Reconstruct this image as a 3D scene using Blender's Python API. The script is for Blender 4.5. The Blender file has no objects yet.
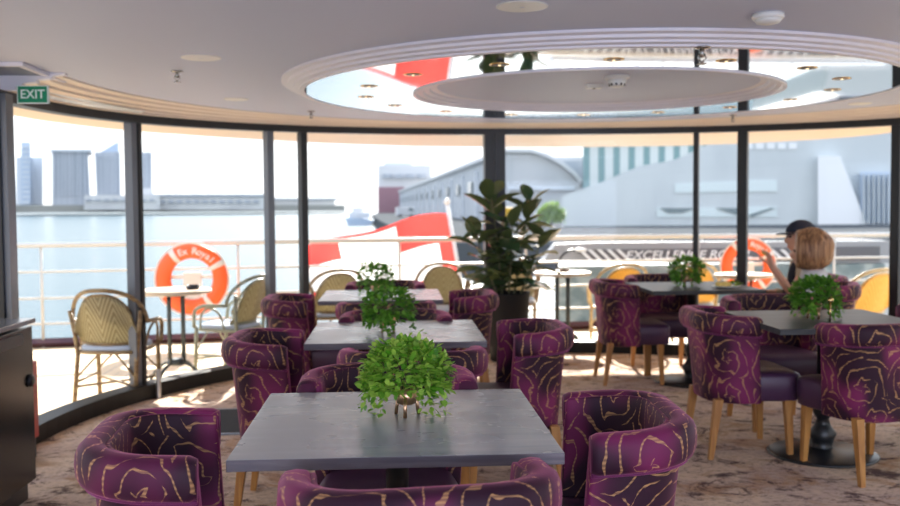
import bpy, bmesh, math, random
from mathutils import Vector, Matrix
C = bpy.context.scene.collection
SC = bpy.context.scene
R_ = math.radians
PI = math.pi
random.seed(7)
# ------------------------------------------------------------------ camera
EYE = 1.38
F = 937.0
YAW, PITCH, ROLL = R_(3.36), R_(2.75), R_(0.40)
cf = Vector((math.sin(YAW)*math.cos(PITCH), math.cos(YAW)*math.cos(PITCH), -math.sin(PITCH)))
cr0 = Vector((math.cos(YAW), -math.sin(YAW), 0))
cu0 = cr0.cross(cf)
cr = cr0*math.cos(ROLL) - cu0*math.sin(ROLL)
cu = cu0*math.cos(ROLL) + cr0*math.sin(ROLL)
CAM = Vector((0, 0, EYE))
cam_d = bpy.data.cameras.new('camera')
cam_d.sensor_width = 36
cam_d.lens = F*36/900
cam_d.clip_end = 4000
cam_d.dof.use_dof = True
cam_d.dof.focus_distance = 2.75
cam_d.dof.aperture_fstop = 3.2
cam = bpy.data.objects.new('camera', cam_d)
C.objects.link(cam)
m = Matrix((cr, cu, -cf)).transposed().to_4x4()
m.translation = CAM
cam.matrix_world = m
SC.camera = cam
# ------------------------------------------------------------------ light
SC.view_settings.view_transform = 'Standard'
SC.view_settings.look = 'None'
SC.view_settings.exposure = 0.85
SC.view_settings.gamma = 1
SC.view_settings.use_curve_mapping = False
W = bpy.data.worlds.new('sky')
SC.world = W
W.use_nodes = True
wn, wl = W.node_tree.nodes, W.node_tree.links
bg = wn['Background']
tcw = wn.new('ShaderNodeTexCoord'); sep = wn.new('ShaderNodeSeparateXYZ')
wl.new(tcw.outputs['Generated'], sep.inputs[0])
rmp = wn.new('ShaderNodeValToRGB')
rmp.color_ramp.elements[0].position = 0.0
rmp.color_ramp.elements[0].color = (1.0, 0.985, 0.97, 1)
rmp.color_ramp.elements[1].position = 0.7
rmp.color_ramp.elements[1].color = (0.66, 0.78, 1.0, 1)
wl.new(sep.outputs[2], rmp.inputs[0])
wl.new(rmp.outputs[0], bg.inputs['Color'])
bg.inputs['Strength'].default_value = 1.15
sun_d = bpy.data.lights.new('sun', 'SUN')
sun_d.energy = 10.0
sun_d.angle = R_(1.0)
sun_d.color = (1.0, 0.94, 0.85)
sun = bpy.data.objects.new('sun', sun_d)
C.objects.link(sun)
sun_dir = Vector((0.10, 0.86, 0.50)).normalized()          # towards the sun
sun.rotation_euler = sun_dir.to_track_quat('Z', 'Y').to_euler()
sun.location = (1, 30, 18)
def area(name, loc, aim, sx, sy, power, col):
    d = bpy.data.lights.new(name, 'AREA'); d.shape = 'RECTANGLE'; d.size = sx; d.size_y = sy; d.energy = power; d.color = col
    o = bpy.data.objects.new(name, d); C.objects.link(o); o.location = loc
    o.rotation_euler = (Vector(aim)-Vector(loc)).to_track_quat('-Z', 'Y').to_euler(); return o
# added cool fill light behind the viewer, brightens the lounge; no actual fixture
area('rear_fill', (1.2, -4.2, 1.25), (1.2, 4, 1.5), 6.0, 1.5, 150, (0.64, 0.76, 1.0))


# ------------------------------------------------------------------ projection helpers
def ray(px, py):
    return (cf*F + cr*(px-450) - cu*(py-253)).normalized()
def at(px, py, Y):
    d = ray(px, py); return CAM + d*(Y/d.y)
def floor_at(px, py, z=0.0):
    d = ray(px, py); return CAM + d*((z-EYE)/d.z)
def proj(p):
    v = Vector(p)-CAM; k = v.dot(cf)
    return 450+F*v.dot(cr)/k, 253-F*v.dot(cu)/k

# ------------------------------------------------------------------ materials
def mat(name, col, rough=0.5, metal=0.0, spec=0.5, **kw):
    mt = bpy.data.materials.new(name); mt.use_nodes = True
    b = mt.node_tree.nodes['Principled BSDF']
    b.inputs['Base Color'].default_value = (*col, 1)
    b.inputs['Roughness'].default_value = rough
    b.inputs['Metallic'].default_value = metal
    b.inputs['Specular IOR Level'].default_value = spec
    for k, v in kw.items():
        b.inputs[k].default_value = v
    return mt
class N:
    def __init__(s, mt):
        s.t = mt.node_tree; s.b = s.t.nodes['Principled BSDF']
    def n(s, typ, **props):
        x = s.t.nodes.new(typ)
        for k, v in props.items(): setattr(x, k, v)
        return x
    def set(s, sock, v):
        if hasattr(v, 'links'): s.t.links.new(v, sock)
        else: sock.default_value = v
    def math(s, op, a, b=0.0, c=0.0):
        x = s.n('ShaderNodeMath', operation=op)
        s.set(x.inputs[0], a); s.set(x.inputs[1], b); s.set(x.inputs[2], c)
        return x.outputs[0]
    def vmath(s, op, a, b=(0, 0, 0)):
        x = s.n('ShaderNodeVectorMath', operation=op)
        s.set(x.inputs[0], a); s.set(x.inputs[1], b)
        return x.outputs[0]
    def mix(s, f, a, b, blend='MIX'):
        x = s.n('ShaderNodeMix', data_type='RGBA', blend_type=blend)
        s.set(x.inputs[0], f)
        s.set(x.inputs[6], a if hasattr(a, 'links') else (*a, 1))
        s.set(x.inputs[7], b if hasattr(b, 'links') else (*b, 1))
        return x.outputs[2]
    def obj(s, scale=(1, 1, 1), uv=False):
        t = s.n('ShaderNodeTexCoord')
        mp = s.n('ShaderNodeMapping'); mp.inputs['Scale'].default_value = scale
        s.t.links.new(t.outputs['UV' if uv else 'Object'], mp.inputs[0])
        return mp.outputs[0]
    def noise(s, vec, scale=5, detail=3, rough=0.5, dist=0.0):
        x = s.n('ShaderNodeTexNoise'); s.set(x.inputs['Vector'], vec)
        x.inputs['Scale'].default_value = scale; x.inputs['Detail'].default_value = detail
        x.inputs['Roughness'].default_value = rough; x.inputs['Distortion'].default_value = dist
        return x.outputs[0]
    def ramp(s, f, stops):
        x = s.n('ShaderNodeValToRGB'); s.set(x.inputs[0], f)
        e = x.color_ramp.elements
        while len(e) < len(stops): e.new(0.5)
        for i, (p, c) in enumerate(stops):
            e[i].position = p; e[i].color = (*c, 1) if len(c) == 3 else c
        return x.outputs[0]
    def sstep(s, v, a, b):
        x = s.n('ShaderNodeMapRange', interpolation_type='SMOOTHSTEP')
        s.set(x.inputs[0], v); x.inputs[1].default_value = a; x.inputs[2].default_value = b
        return x.outputs[0]
    def col(s, c): s.t.links.new(c, s.b.inputs['Base Color'])
    def bump(s, h, strength=0.3, dist=0.01):
        x = s.n('ShaderNodeBump'); x.inputs['Strength'].default_value = strength
        x.inputs['Distance'].default_value = dist
        s.set(x.inputs['Height'], h); s.t.links.new(x.outputs[0], s.b.inputs['Normal'])

M = {}
def rose_velvet():
    mt = mat('rose_velvet', (0.1, 0.01, 0.05), 0.62, spec=0.3)
    k = N(mt)
    k.b.inputs['Sheen Weight'].default_value = 0.42
    k.b.inputs['Sheen Roughness'].default_value = 0.35
    k.b.inputs['Sheen Tint'].default_value = (0.95, 0.25, 0.48, 1)
    uv = k.obj((3.9, 3.9, 1), uv=True)
    v = k.n('ShaderNodeTexVoronoi', voronoi_dimensions='2D', feature='F1')
    k.set(v.inputs['Vector'], uv); v.inputs['Scale'].default_value = 1.0; v.inputs['Randomness'].default_value = 0.6
    d = v.outputs['Distance']
    rel = k.vmath('SUBTRACT', uv, v.outputs['Position'])
    sp = k.n('ShaderNodeSeparateXYZ'); k.set(sp.inputs[0], rel)
    ang = k.math('ARCTAN2', sp.outputs[1], sp.outputs[0])
    n1 = k.noise(uv, 2.6, 2)
    n2 = k.noise(uv, 5.5, 1)
    wob = k.math('MULTIPLY', k.math('SUBTRACT', n1, 0.5), 0.22)
    lob = k.math('MULTIPLY', k.math('ABSOLUTE', k.math('SINE', k.math('ADD', k.math('MULTIPLY', ang, 2.5), k.math('MULTIPLY', d, 9.0)))), 0.065)
    dd = k.math('ADD', k.math('ADD', d, wob), lob)
    sp2 = k.math('ADD', k.math('MULTIPLY', dd, 5.4), k.math('DIVIDE', ang, 2*PI))
    fr = k.math('ABSOLUTE', k.math('SUBTRACT', k.math('FRACT', sp2), 0.5))
    w = k.math('ADD', -0.012, k.math('MULTIPLY', k.sstep(n2, 0.22, 0.58), 0.098))
    line = k.math('LESS_THAN', fr, w)
    th = k.math('ADD', 0.55, k.math('MULTIPLY', k.math('SINE', k.math('MULTIPLY', sp.outputs[1], 150.0)), 0.25))
    line = k.math('MULTIPLY', line, th)
    zone = k.sstep(k.noise(uv, 0.9, 1), 0.42, 0.63)
    base = k.mix(zone, (0.026, 0.005, 0.017), (0.200, 0.018, 0.092))
    k.col(k.mix(line, base, (0.58, 0.31, 0.13)))
    k.bump(k.noise(uv, 60, 2), 0.12, 0.002)
    return mt
M['velvet'] = rose_velvet()
def plain_velvet():
    mt = mat('plain_velvet', (0.12, 0.014, 0.07), 0.6, spec=0.3)
    k = N(mt)
    k.b.inputs['Sheen Weight'].default_value = 0.5; k.b.inputs['Sheen Tint'].default_value = (0.95, 0.25, 0.6, 1)
    return mt
M['piping'] = plain_velvet()
M['leather'] = mat('plum_leather', (0.070, 0.026, 0.066), 0.42)
k = N(M['leather']); k.bump(k.noise(k.obj(), 120, 3), 0.15, 0.002)
def wood(name, c1, c2, rough=0.4, sc=(30, 2, 30)):
    mt = mat(name, c1, rough); k = N(mt)
    n = k.noise(k.obj(sc), 1.0, 4, 0.6, 0.4)
    k.col(k.mix(k.sstep(n, 0.35, 0.65), c1, c2))
    return mt
M['oak'] = wood('honey_oak', (0.50, 0.235, 0.06), (0.36, 0.15, 0.035), 0.42, (25, 25, 3))
def table_mat():
    mt = mat('grey_washed_wood', (0.2, 0.2, 0.21), 0.34); k = N(mt)
    o = k.obj((2.0, 26, 26)); n = k.noise(o, 1.0, 5, 0.65, 0.3)
    n2 = k.noise(k.obj(), 5, 4)
    c = k.mix(k.sstep(n, 0.3, 0.7), (0.26, 0.275, 0.315), (0.36, 0.375, 0.425))
    k.col(k.mix(k.sstep(n2, 0.35, 0.75), c, (0.31, 0.315, 0.35)))
    k.set(k.b.inputs['Roughness'], k.math('ADD', 0.16, k.math('MULTIPLY', n2, 0.24)))
    k.bump(n, 0.03, 0.001)
    return mt
M['table'] = table_mat()
M['table_edge'] = wood('table_edge_wood', (0.17, 0.145, 0.165), (0.10, 0.085, 0.105), 0.45, (3, 3, 40))
M['table_dark'] = wood('dark_stained_top', (0.045, 0.046, 0.050), (0.07, 0.071, 0.076), 0.40, (2, 26, 26))
M['table_dark'].node_tree.nodes['Principled BSDF'].inputs['Specular IOR Level'].default_value = 0.22
M['black'] = mat('black_metal', (0.012, 0.012, 0.014), 0.35, 0.0)
M['iron'] = mat('grey_cast_iron', (0.07, 0.085, 0.085), 0.5, 0.3)
M['frame'] = mat('dark_frame', (0.012, 0.012, 0.014), 0.42, 0.0)
M['kerb'] = mat('kerb_black', (0.010, 0.009, 0.008), 0.5, 0.0, 0.25)
M['frame_grey'] = mat('grey_frame', (0.13, 0.14, 0.165), 0.35, 0.4)
M['steel'] = mat('brushed_steel', (0.55, 0.55, 0.54), 0.3, 0.9)
M['nickel'] = mat('nickel', (0.4, 0.38, 0.36), 0.25, 1.0)
M['rail'] = mat('rail_paint', (0.62, 0.60, 0.56), 0.35, 0.1)
M['toe'] = mat('maroon_toe_board', (0.07, 0.02, 0.03), 0.4)
M['ceil'] = mat('ceiling_panel', (0.54, 0.58, 0.75), 0.55, spec=0.3)
M['mould'] = mat('moulding_paint', (0.76, 0.73, 0.80), 0.4)
M['cornice'] = mat('cornice_paint', (0.82, 0.70, 0.59), 0.5)
M['soffit'] = mat('soffit_paint', (0.84, 0.69, 0.55), 0.55)
M['mirror'] = mat('mirror', (0.76, 0.79, 0.83), 0.035, 1.0)
M['white'] = mat('white_plastic', (0.75, 0.74, 0.72), 0.4)
M['gold'] = mat('gold_rim', (0.75, 0.50, 0.22), 0.25, 1.0)
M['copper'] = mat('copper', (0.72, 0.42, 0.26), 0.28, 1.0)
M['bulb'] = mat('bulb', (1, 0.8, 0.5), 0.3)
M['bulb'].node_tree.nodes['Principled BSDF'].inputs['Emission Color'].default_value = (1, 0.75, 0.45, 1)
M['bulb'].node_tree.nodes['Principled BSDF'].inputs['Emission Strength'].default_value = 1.2
M['green_sign'] = mat('exit_green', (0.0, 0.23, 0.11), 0.4)
M['sign_text'] = mat('exit_white', (0.72, 0.85, 0.82), 0.4)
M['cabinet'] = mat('dark_cabinet', (0.03, 0.027, 0.026), 0.22, 0.6)
k = N(M['cabinet']); k.bump(k.noise(k.obj((1, 1, 90)), 2.0, 2), 0.05, 0.002)
M['worktop'] = mat('cabinet_top', (0.20, 0.205, 0.22), 0.2, 0.3)
M['red'] = mat('red_paint', (0.5, 0.03, 0.02), 0.35)
M['mat_dark'] = mat('dark_mat', (0.022, 0.023, 0.028), 0.9)
M['mat_edge'] = mat('mat_edge', (0.25, 0.29, 0.36), 0.5)
M['pot'] = mat('black_pot', (0.006, 0.006, 0.007), 0.6, 0.0, 0.25)
M['soil'] = mat('soil', (0.03, 0.02, 0.013), 0.95)
M['stem'] = mat('plant_stem', (0.10, 0.10, 0.04), 0.6)
def carpet():
    mt = mat('carpet', (0.4, 0.35, 0.3), 0.95, spec=0.1); k = N(mt)
    o = k.obj((1.0, 1.1, 1))
    n1 = k.noise(o, 1.6, 6, 0.68, 0.6)
    n2 = k.noise(k.obj((1, 1.3, 1)), 4.6, 7, 0.72, 0.8)
    n3 = k.noise(k.obj((1.1, 1.4, 1)), 2.0, 6, 0.7, 1.0)
    c = k.ramp(n1, [(0.30, (0.46, 0.29, 0.17)), (0.44, (0.76, 0.60, 0.46)), (0.58, (0.60, 0.46, 0.39)), (0.72, (0.48, 0.27, 0.12))])
    rust = k.sstep(n3, 0.52, 0.66)
    c = k.mix(k.math('MULTIPLY', rust, 0.65), c, (0.46, 0.24, 0.11))
    dark = k.sstep(n2, 0.525, 0.62)
    c = k.mix(k.math('MULTIPLY', dark, 0.85), c, (0.060, 0.028, 0.040))
    fine = k.noise(k.obj((1, 1.4, 1)), 26, 5, 0.75)
    c = k.mix(1.0, c, k.ramp(fine, [(0.30, (0.50, 0.46, 0.46)), (0.50, (0.95, 0.93, 0.92)), (0.68, (1.0, 1.0, 1.0))]), 'MULTIPLY')
    spk = k.sstep(k.noise(k.obj((1, 1.5, 1)), 13, 4, 0.7), 0.60, 0.68)
    c = k.mix(k.math('MULTIPLY', spk, 0.6), c, (0.10, 0.045, 0.045))
    k.col(c)
    k.bump(k.noise(k.obj(), 220, 2), 0.25, 0.004)
    return mt
M['carpet'] = carpet()
def planks():
    mt = mat('deck_planks', (0.7, 0.6, 0.5), 0.6); k = N(mt)
    o = k.obj()
    sp = k.n('ShaderNodeSeparateXYZ'); k.set(sp.inputs[0], o)
    fx = k.math('FRACT', k.math('MULTIPLY', sp.outputs[0], 8.5))
    gap = k.math('LESS_THAN', fx, 0.07)
    n = k.noise(k.obj((18, 0.8, 1)), 1.5, 4)
    c = k.mix(n, (0.62, 0.45, 0.26), (0.76, 0.57, 0.36))
    k.col(k.mix(gap, c, (0.30, 0.24, 0.19)))
    return mt
M['deck'] = planks()
def water():
    mt = mat('harbour_water', (0.07, 0.115, 0.135), 0.25, 0.0, 0.06); k = N(mt)
    k.bump(k.noise(k.obj((0.5, 1.6, 1)), 0.8, 4), 0.25, 0.25)
    return mt
M['water'] = water()
def glass():
    mt = bpy.data.materials.new('window_glass'); mt.use_nodes = True
    t = mt.node_tree; t.nodes.clear()
    out = t.nodes.new('ShaderNodeOutputMaterial'); mx = t.nodes.new('ShaderNodeMixShader')
    tr = t.nodes.new('ShaderNodeBsdfTransparent'); gl = t.nodes.new('ShaderNodeBsdfGlossy')
    tr.inputs[0].default_value = (0.95, 0.975, 0.985, 1); gl.inputs['Roughness'].default_value = 0.02
    lw = t.nodes.new('ShaderNodeLayerWeight'); lw.inputs[0].default_value = 0.5
    pw = t.nodes.new('ShaderNodeMath'); pw.operation = 'POWER'; pw.inputs[1].default_value = 5.0
    ml = t.nodes.new('ShaderNodeMath'); ml.operation = 'MULTIPLY_ADD'; ml.inputs[1].default_value = 0.30; ml.inputs[2].default_value = 0.012
    t.links.new(lw.outputs['Facing'], pw.inputs[0]); t.links.new(pw.outputs[0], ml.inputs[0])
    t.links.new(ml.outputs[0], mx.inputs[0]); t.links.new(tr.outputs[0], mx.inputs[1]); t.links.new(gl.outputs[0], mx.inputs[2])
    t.links.new(mx.outputs[0], out.inputs[0])
    return mt
M['glass'] = glass()
def leaf_mat(name, c1, c2, rough=0.45, trans=0.35, under=None, rnd=1.0):
    mt = mat(name, c1, rough); k = N(mt)
    gi = k.n('ShaderNodeNewGeometry')
    c = k.mix(gi.outputs['Random Per Island'], c1, c2)
    if under:
        c = k.mix(gi.outputs['Backfacing'], c, under)
    k.col(c)
    tl = k.n('ShaderNodeBsdfTranslucent'); k.t.links.new(c, tl.inputs[0])
    mx = k.n('ShaderNodeMixShader'); mx.inputs[0].default_value = trans
    out = k.t.nodes['Material Output']
    k.t.links.new(k.b.outputs[0], mx.inputs[1]); k.t.links.new(tl.outputs[0], mx.inputs[2])
    k.t.links.new(mx.outputs[0], out.inputs[0])
    return mt
M['leaf_bright'] = leaf_mat('bright_leaves', (0.08, 0.30, 0.014), (0.52, 0.74, 0.12), 0.38, 0.35)
M['leaf_mid'] = leaf_mat('mid_leaves', (0.06, 0.22, 0.02), (0.20, 0.42, 0.05), 0.42, 0.35)
M['rubber'] = leaf_mat('rubber_leaves', (0.022, 0.085, 0.038), (0.13, 0.15, 0.06), 0.18, 0.2, (0.085, 0.115, 0.045))
M['bush'] = leaf_mat('bush_leaves', (0.16, 0.30, 0.04), (0.32, 0.44, 0.08), 0.6, 0.3)
M['rattan'] = wood('rattan', (0.33, 0.23, 0.11), (0.17, 0.10, 0.045), 0.45, (8, 8, 30))
M['rattan_grey'] = wood('sage_frame', (0.34, 0.38, 0.32), (0.27, 0.27, 0.19), 0.45, (8, 8, 20))
M['rattan_pale'] = wood('pale_cane', (0.72, 0.58, 0.34), (0.55, 0.40, 0.2), 0.45, (8, 8, 30))
def weave(name, c1, c2):
    mt = mat(name, c1, 0.55); k = N(mt)
    uv = k.obj((1, 1, 1), uv=True)
    sp = k.n('ShaderNodeSeparateXYZ'); k.set(sp.inputs[0], uv)
    zig = k.math('ABSOLUTE', k.math('SUBTRACT', k.math('FRACT', k.math('MULTIPLY', sp.outputs[0], 5.2)), 0.5))
    s_ = k.math('SINE', k.math('ADD', k.math('MULTIPLY', sp.outputs[1], 95.0), k.math('MULTIPLY', zig, 48.0)))
    f = k.sstep(s_, -0.5, 0.5)
    fine = k.math('SINE', k.math('MULTIPLY', sp.outputs[0], 420.0))
    k.col(k.mix(f, c1, c2))
    k.bump(k.math('ADD', f, k.math('MULTIPLY', fine, 0.3)), 0.4, 0.004)
    tl = k.n('ShaderNodeBsdfTranslucent'); tl.inputs[0].default_value = (*c2, 1)
    mx = k.n('ShaderNodeMixShader'); mx.inputs[0].default_value = 0.3
    out = k.t.nodes['Material Output']
    k.t.links.new(k.b.outputs[0], mx.inputs[1]); k.t.links.new(tl.outputs[0], mx.inputs[2])
    k.t.links.new(mx.outputs[0], out.inputs[0])
    return mt
M['weave'] = weave('olive_weave', (0.20, 0.15, 0.07), (0.50, 0.44, 0.28))
M['weave_yellow'] = weave('yellow_weave', (0.68, 0.42, 0.10), (0.85, 0.58, 0.18))
M['pad'] = mat('pale_blue_pad', (0.50, 0.58, 0.72), 0.8)
M['cafe_top'] = mat('cafe_table_top', (0.62, 0.50, 0.37), 0.4)
M['ash'] = mat('ashtray', (0.03, 0.035, 0.045), 0.3)
M['ash_brown'] = mat('ashtray_brown', (0.20, 0.15, 0.11), 0.3)
M['orange'] = mat('lifebuoy_orange', (0.90, 0.13, 0.025), 0.45)
M['band'] = mat('lifebuoy_band', (0.75, 0.70, 0.66), 0.5)
M['skin'] = mat('skin', (0.60, 0.33, 0.24), 0.5, **{'Subsurface Weight': 0.1})
M['hair'] = mat('auburn_hair', (0.19, 0.085, 0.035), 0.5)
k = N(M['hair']); n = k.noise(k.obj((55, 55, 4)), 1.0, 3); k.col(k.mix(k.sstep(n, 0.3, 0.7), (0.13, 0.05, 0.02), (0.42, 0.22, 0.10))); k.bump(n, 0.6, 0.01)
M['hair_grey'] = mat('grey_hair', (0.35, 0.32, 0.30), 0.6)
M['navy'] = mat('navy_cloth', (0.012, 0.016, 0.035), 0.8)
M['beige_cloth'] = mat('beige_cloth', (0.42, 0.34, 0.25), 0.85)
M['grey_cloth'] = mat('light_grey_cloth', (0.46, 0.46, 0.48), 0.85)
M['dark_cloth'] = mat('charcoal_cloth', (0.03, 0.03, 0.04), 0.85)
M['food'] = mat('yellow_napkin', (0.75, 0.55, 0.16), 0.7)
M['eye'] = mat('eye_dark', (0.02, 0.015, 0.01), 0.2)
M['lip'] = mat('lip', (0.45, 0.16, 0.13), 0.5)

# ------------------------------------------------------------------ mesh helpers
def tag(o, label=None, cat=None, group=None, kind=None):
    if label: o['label'] = label
    if cat: o['category'] = cat
    if group: o['group'] = group
    if kind: o['kind'] = kind
    return o
def obj(name, bm, m=None, parent=None, smooth=False, bevel=0, loc=None):
    me = bpy.data.meshes.new(name)
    if name != 'foliage': bmesh.ops.recalc_face_normals(bm, faces=bm.faces[:])
    bm.to_mesh(me); bm.free()
    o = bpy.data.objects.new(name, me); C.objects.link(o)
    for mm in (m if isinstance(m, (list, tuple)) else [m]):
        if mm: me.materials.append(mm)
    if parent: o.parent = parent
    if smooth:
        for p in me.polygons: p.use_smooth = True
    if bevel:
        b = o.modifiers.new('bevel', 'BEVEL'); b.width = bevel; b.segments = 2; b.limit_method = 'ANGLE'
    if loc: o.location = loc
    return o
def struct(name, bm, m, **kw):
    o = obj(name, bm, m, **kw); o['kind'] = 'structure'; return o
def thing(name, label, cat, loc=(0, 0, 0), rz=0, group=None):
    o = bpy.data.objects.new(name, None); C.objects.link(o)
    o.empty_display_size = 0.1
    o.location = loc; o.rotation_euler = (0, 0, R_(rz))
    return tag(o, label, cat, group)
def dup(root, label, loc, rz=0, group=None):
    r = root.copy(); C.objects.link(r); r.location = loc; r.rotation_euler = (0, 0, R_(rz))
    r['label'] = label
    if group: r['group'] = group
    for ch in list(root.children):
        c = ch.copy(); C.objects.link(c); c.parent = r
        for g in ch.children:
            d = g.copy(); C.objects.link(d); d.parent = c
    return r
def NB(): return bmesh.new()
def box(bm, c, s, rz=0, taper=None):
    x, y, z = [v/2 for v in s]
    t = taper if taper is not None else 1.0     # scale of the bottom
    vs = []
    rot = Matrix.Rotation(rz, 3, 'Z')
    for dz, kk in ((-z, t), (z, 1)):
        for dx, dy in ((-x, -y), (x, -y), (x, y), (-x, y)):
            vs.append(bm.verts.new(Vector(c) + rot @ Vector((dx*kk, dy*kk, dz))))
    fs = [(3, 2, 1, 0), (4, 5, 6, 7), (0, 1, 5, 4), (1, 2, 6, 5), (2, 3, 7, 6), (3, 0, 4, 7)]
    return [bm.faces.new([vs[i] for i in f]) for f in fs]
def bar(bm, p0, p1, w0, w1=None):
    """square tapered bar"""
    w1 = w1 or w0; p0, p1 = Vector(p0), Vector(p1)
    a = []
    for p, w in ((p0, w0), (p1, w1)):
        for dx, dy in ((-1, -1), (1, -1), (1, 1), (-1, 1)):
            a.append(bm.verts.new(p + Vector((dx*w/2, dy*w/2, 0))))
    for f in [(3, 2, 1, 0), (4, 5, 6, 7), (0, 1, 5, 4), (1, 2, 6, 5), (2, 3, 7, 6), (3, 0, 4, 7)]:
        bm.faces.new([a[i] for i in f])
def tube(bm, pts, r, n=8, closed=False, caps=True):
    pts = [Vector(p) for p in pts]; rings = []; N_ = len(pts)
    rr = r if isinstance(r, (list, tuple)) else [r]*N_
    prev = None
    for i, p in enumerate(pts):
        if closed: t = pts[(i+1) % N_]-pts[i-1]
        else: t = pts[min(i+1, N_-1)]-pts[max(i-1, 0)]
        t.normalize()
        if prev is None:
            u = t.orthogonal().normalized()
            if abs(t.z) < 0.95: u = Vector((0, 0, 1)).cross(t).normalized()
        else:
            u = (prev - t*prev.dot(t)).normalized()
        prev = u; v = t.cross(u)
        rings.append([bm.verts.new(p+(u*math.cos(a)+v*math.sin(a))*rr[i]) for a in [2*PI*j/n for j in range(n)]])
    for i in range(N_ if closed else N_-1):
        A, B = rings[i], rings[(i+1) % N_]
        for j in range(n):
            bm.faces.new((A[j], A[(j+1) % n], B[(j+1) % n], B[j]))
    if not closed and caps:
        bm.faces.new(rings[0][::-1]); bm.faces.new(rings[-1])
def lathe(bm, prof, n=24, c=(0, 0, 0), axis='Z', sx=1, sy=1):
    c = Vector(c); rings = []
    for r, z in prof:
        ring = []
        for j in range(n):
            a = 2*PI*j/n
            if axis == 'Z': q = Vector((r*math.cos(a)*sx, r*math.sin(a)*sy, z))
            elif axis == 'Y': q = Vector((r*math.cos(a), z, r*math.sin(a)))
            else: q = Vector((z, r*math.cos(a), r*math.sin(a)))
            ring.append(bm.verts.new(c+q))
        rings.append(ring)
    for A, B in zip(rings, rings[1:]):
        for j in range(n):
            bm.faces.new((A[j], A[(j+1) % n], B[(j+1) % n], B[j]))
    bm.faces.new(rings[0][::-1]); bm.faces.new(rings[-1])
def ball(bm, c, r, s=(1, 1, 1), seg=16):
    mt = Matrix.Translation(Vector(c)) @ Matrix.Diagonal((r*s[0], r*s[1], r*s[2], 1))
    bmesh.ops.create_uvsphere(bm, u_segments=seg, v_segments=max(6, seg//2+2), radius=1, matrix=mt)
def prism(bm, pts, depth_vec):
    a = [bm.verts.new(Vector(p)) for p in pts]; dv = Vector(depth_vec)
    b = [bm.verts.new(Vector(p)+dv) for p in pts]
    bm.faces.new(a); bm.faces.new(b[::-1])
    n = len(a)
    for i in range(n):
        bm.faces.new((a[i], b[i], b[(i+1) % n], a[(i+1) % n]))
def grid_faces(bm, rows, closed_u=False, closed_v=False, uvs=None):
    uvl = bm.loops.layers.uv.verify() if uvs else None
    nv = len(rows); nu = len(rows[0]); out = []
    for i in range(nv if closed_v else nv-1):
        for j in range(nu if closed_u else nu-1):
            i2, j2 = (i+1) % nv, (j+1) % nu
            f = bm.faces.new((rows[i][j], rows[i][j2], rows[i2][j2], rows[i2][j]))
            if uvs:
                jj2 = j+1; ii2 = i+1
                us = [uvs(i, j), uvs(i, jj2), uvs(ii2, jj2), uvs(ii2, j)]
                for l, u in zip(f.loops, us): l[uvl].uv = u
            out.append(f)
    return out
def text_bm(body, size, ext=0.004, shear=0.0, spacing=1.0):
    cu_ = bpy.data.curves.new('lettering', 'FONT'); cu_.body = body; cu_.size = size
    cu_.extrude = ext; cu_.align_x = 'CENTER'; cu_.align_y = 'CENTER'; cu_.shear = shear
    cu_.space_character = spacing; cu_.offset = size*0.012
    o = bpy.data.objects.new('lettering', cu_); C.objects.link(o)
    bpy.context.view_layer.update()
    dg = bpy.context.evaluated_depsgraph_get()
    me = bpy.data.meshes.new_from_object(o.evaluated_get(dg))
    bm = NB(); bm.from_mesh(me)
    bpy.data.objects.remove(o); bpy.data.meshes.remove(me); bpy.data.curves.remove(cu_)
    return bm      # lies in XY, faces +Z
STAND = Matrix.Rotation(R_(90), 4, 'X')      # XY lettering -> upright, read from -Y
def skin(verts, edges, levels=2, root=0):
    """verts: (pos, radius) -> evaluated bmesh of a skin surface"""
    me = bpy.data.meshes.new('skin')
    me.from_pydata([v[0] for v in verts], edges, [])
    o = bpy.data.objects.new('skin', me); C.objects.link(o)
    o.modifiers.new('s', 'SKIN').use_smooth_shade = True
    for i, v in enumerate(verts):
        r = v[1]; r = r if isinstance(r, tuple) else (r, r)
        me.skin_vertices[0].data[i].radius = r
        me.skin_vertices[0].data[i].use_root = (i == root)
    ss = o.modifiers.new('u', 'SUBSURF'); ss.levels = levels; ss.render_levels = levels
    bpy.context.view_layer.update()
    dg = bpy.context.evaluated_depsgraph_get()
    m2 = bpy.data.meshes.new_from_object(o.evaluated_get(dg))
    bm = NB(); bm.from_mesh(m2)
    bpy.data.objects.remove(o); bpy.data.meshes.remove(me); bpy.data.meshes.remove(m2)
    return bm

# ================================================================== THE SETTING
CX, CY, RR = 1.2, 5.45, 3.42            # glass line: a half circle with straight flanks behind it
ZC = EYE+0.77                            # flat ceiling
BACK = -4.5
def head(x): return EYE+0.715-0.0060*(x-CX)**2
path = []
for i in range(8):
    path.append((Vector((CX-RR, BACK+(CY-BACK)*i/8, 0)), Vector((-1, 0, 0))))
NA = 72
for i in range(NA+1):
    a = R_(-90+180*i/NA); nrm = Vector((math.sin(a), math.cos(a), 0))
    path.append((Vector((CX, CY, 0))+nrm*RR, nrm))
for i in range(7, -1, -1):
    path.append((Vector((CX+RR, BACK+(CY-BACK)*i/8, 0)), Vector((1, 0, 0))))
def sweep(prof, sub=path, close=True):
    """prof(point) -> [(outward offset, z)]"""
    bm = NB(); rows = []
    for p, n in sub:
        rows.append([bm.verts.new(p+n*o+Vector((0, 0, z))) for o, z in prof(p)])
    grid_faces(bm, rows, closed_u=close)
    if close:
        bm.faces.new(rows[0]); bm.faces.new(rows[-1][::-1])
    return bm
struct('trim_1', sweep(lambda p: [(-0.09, 0), (-0.09, 0.105), (0.05, 0.105), (0.05, 0)]), M['kerb'])
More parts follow.
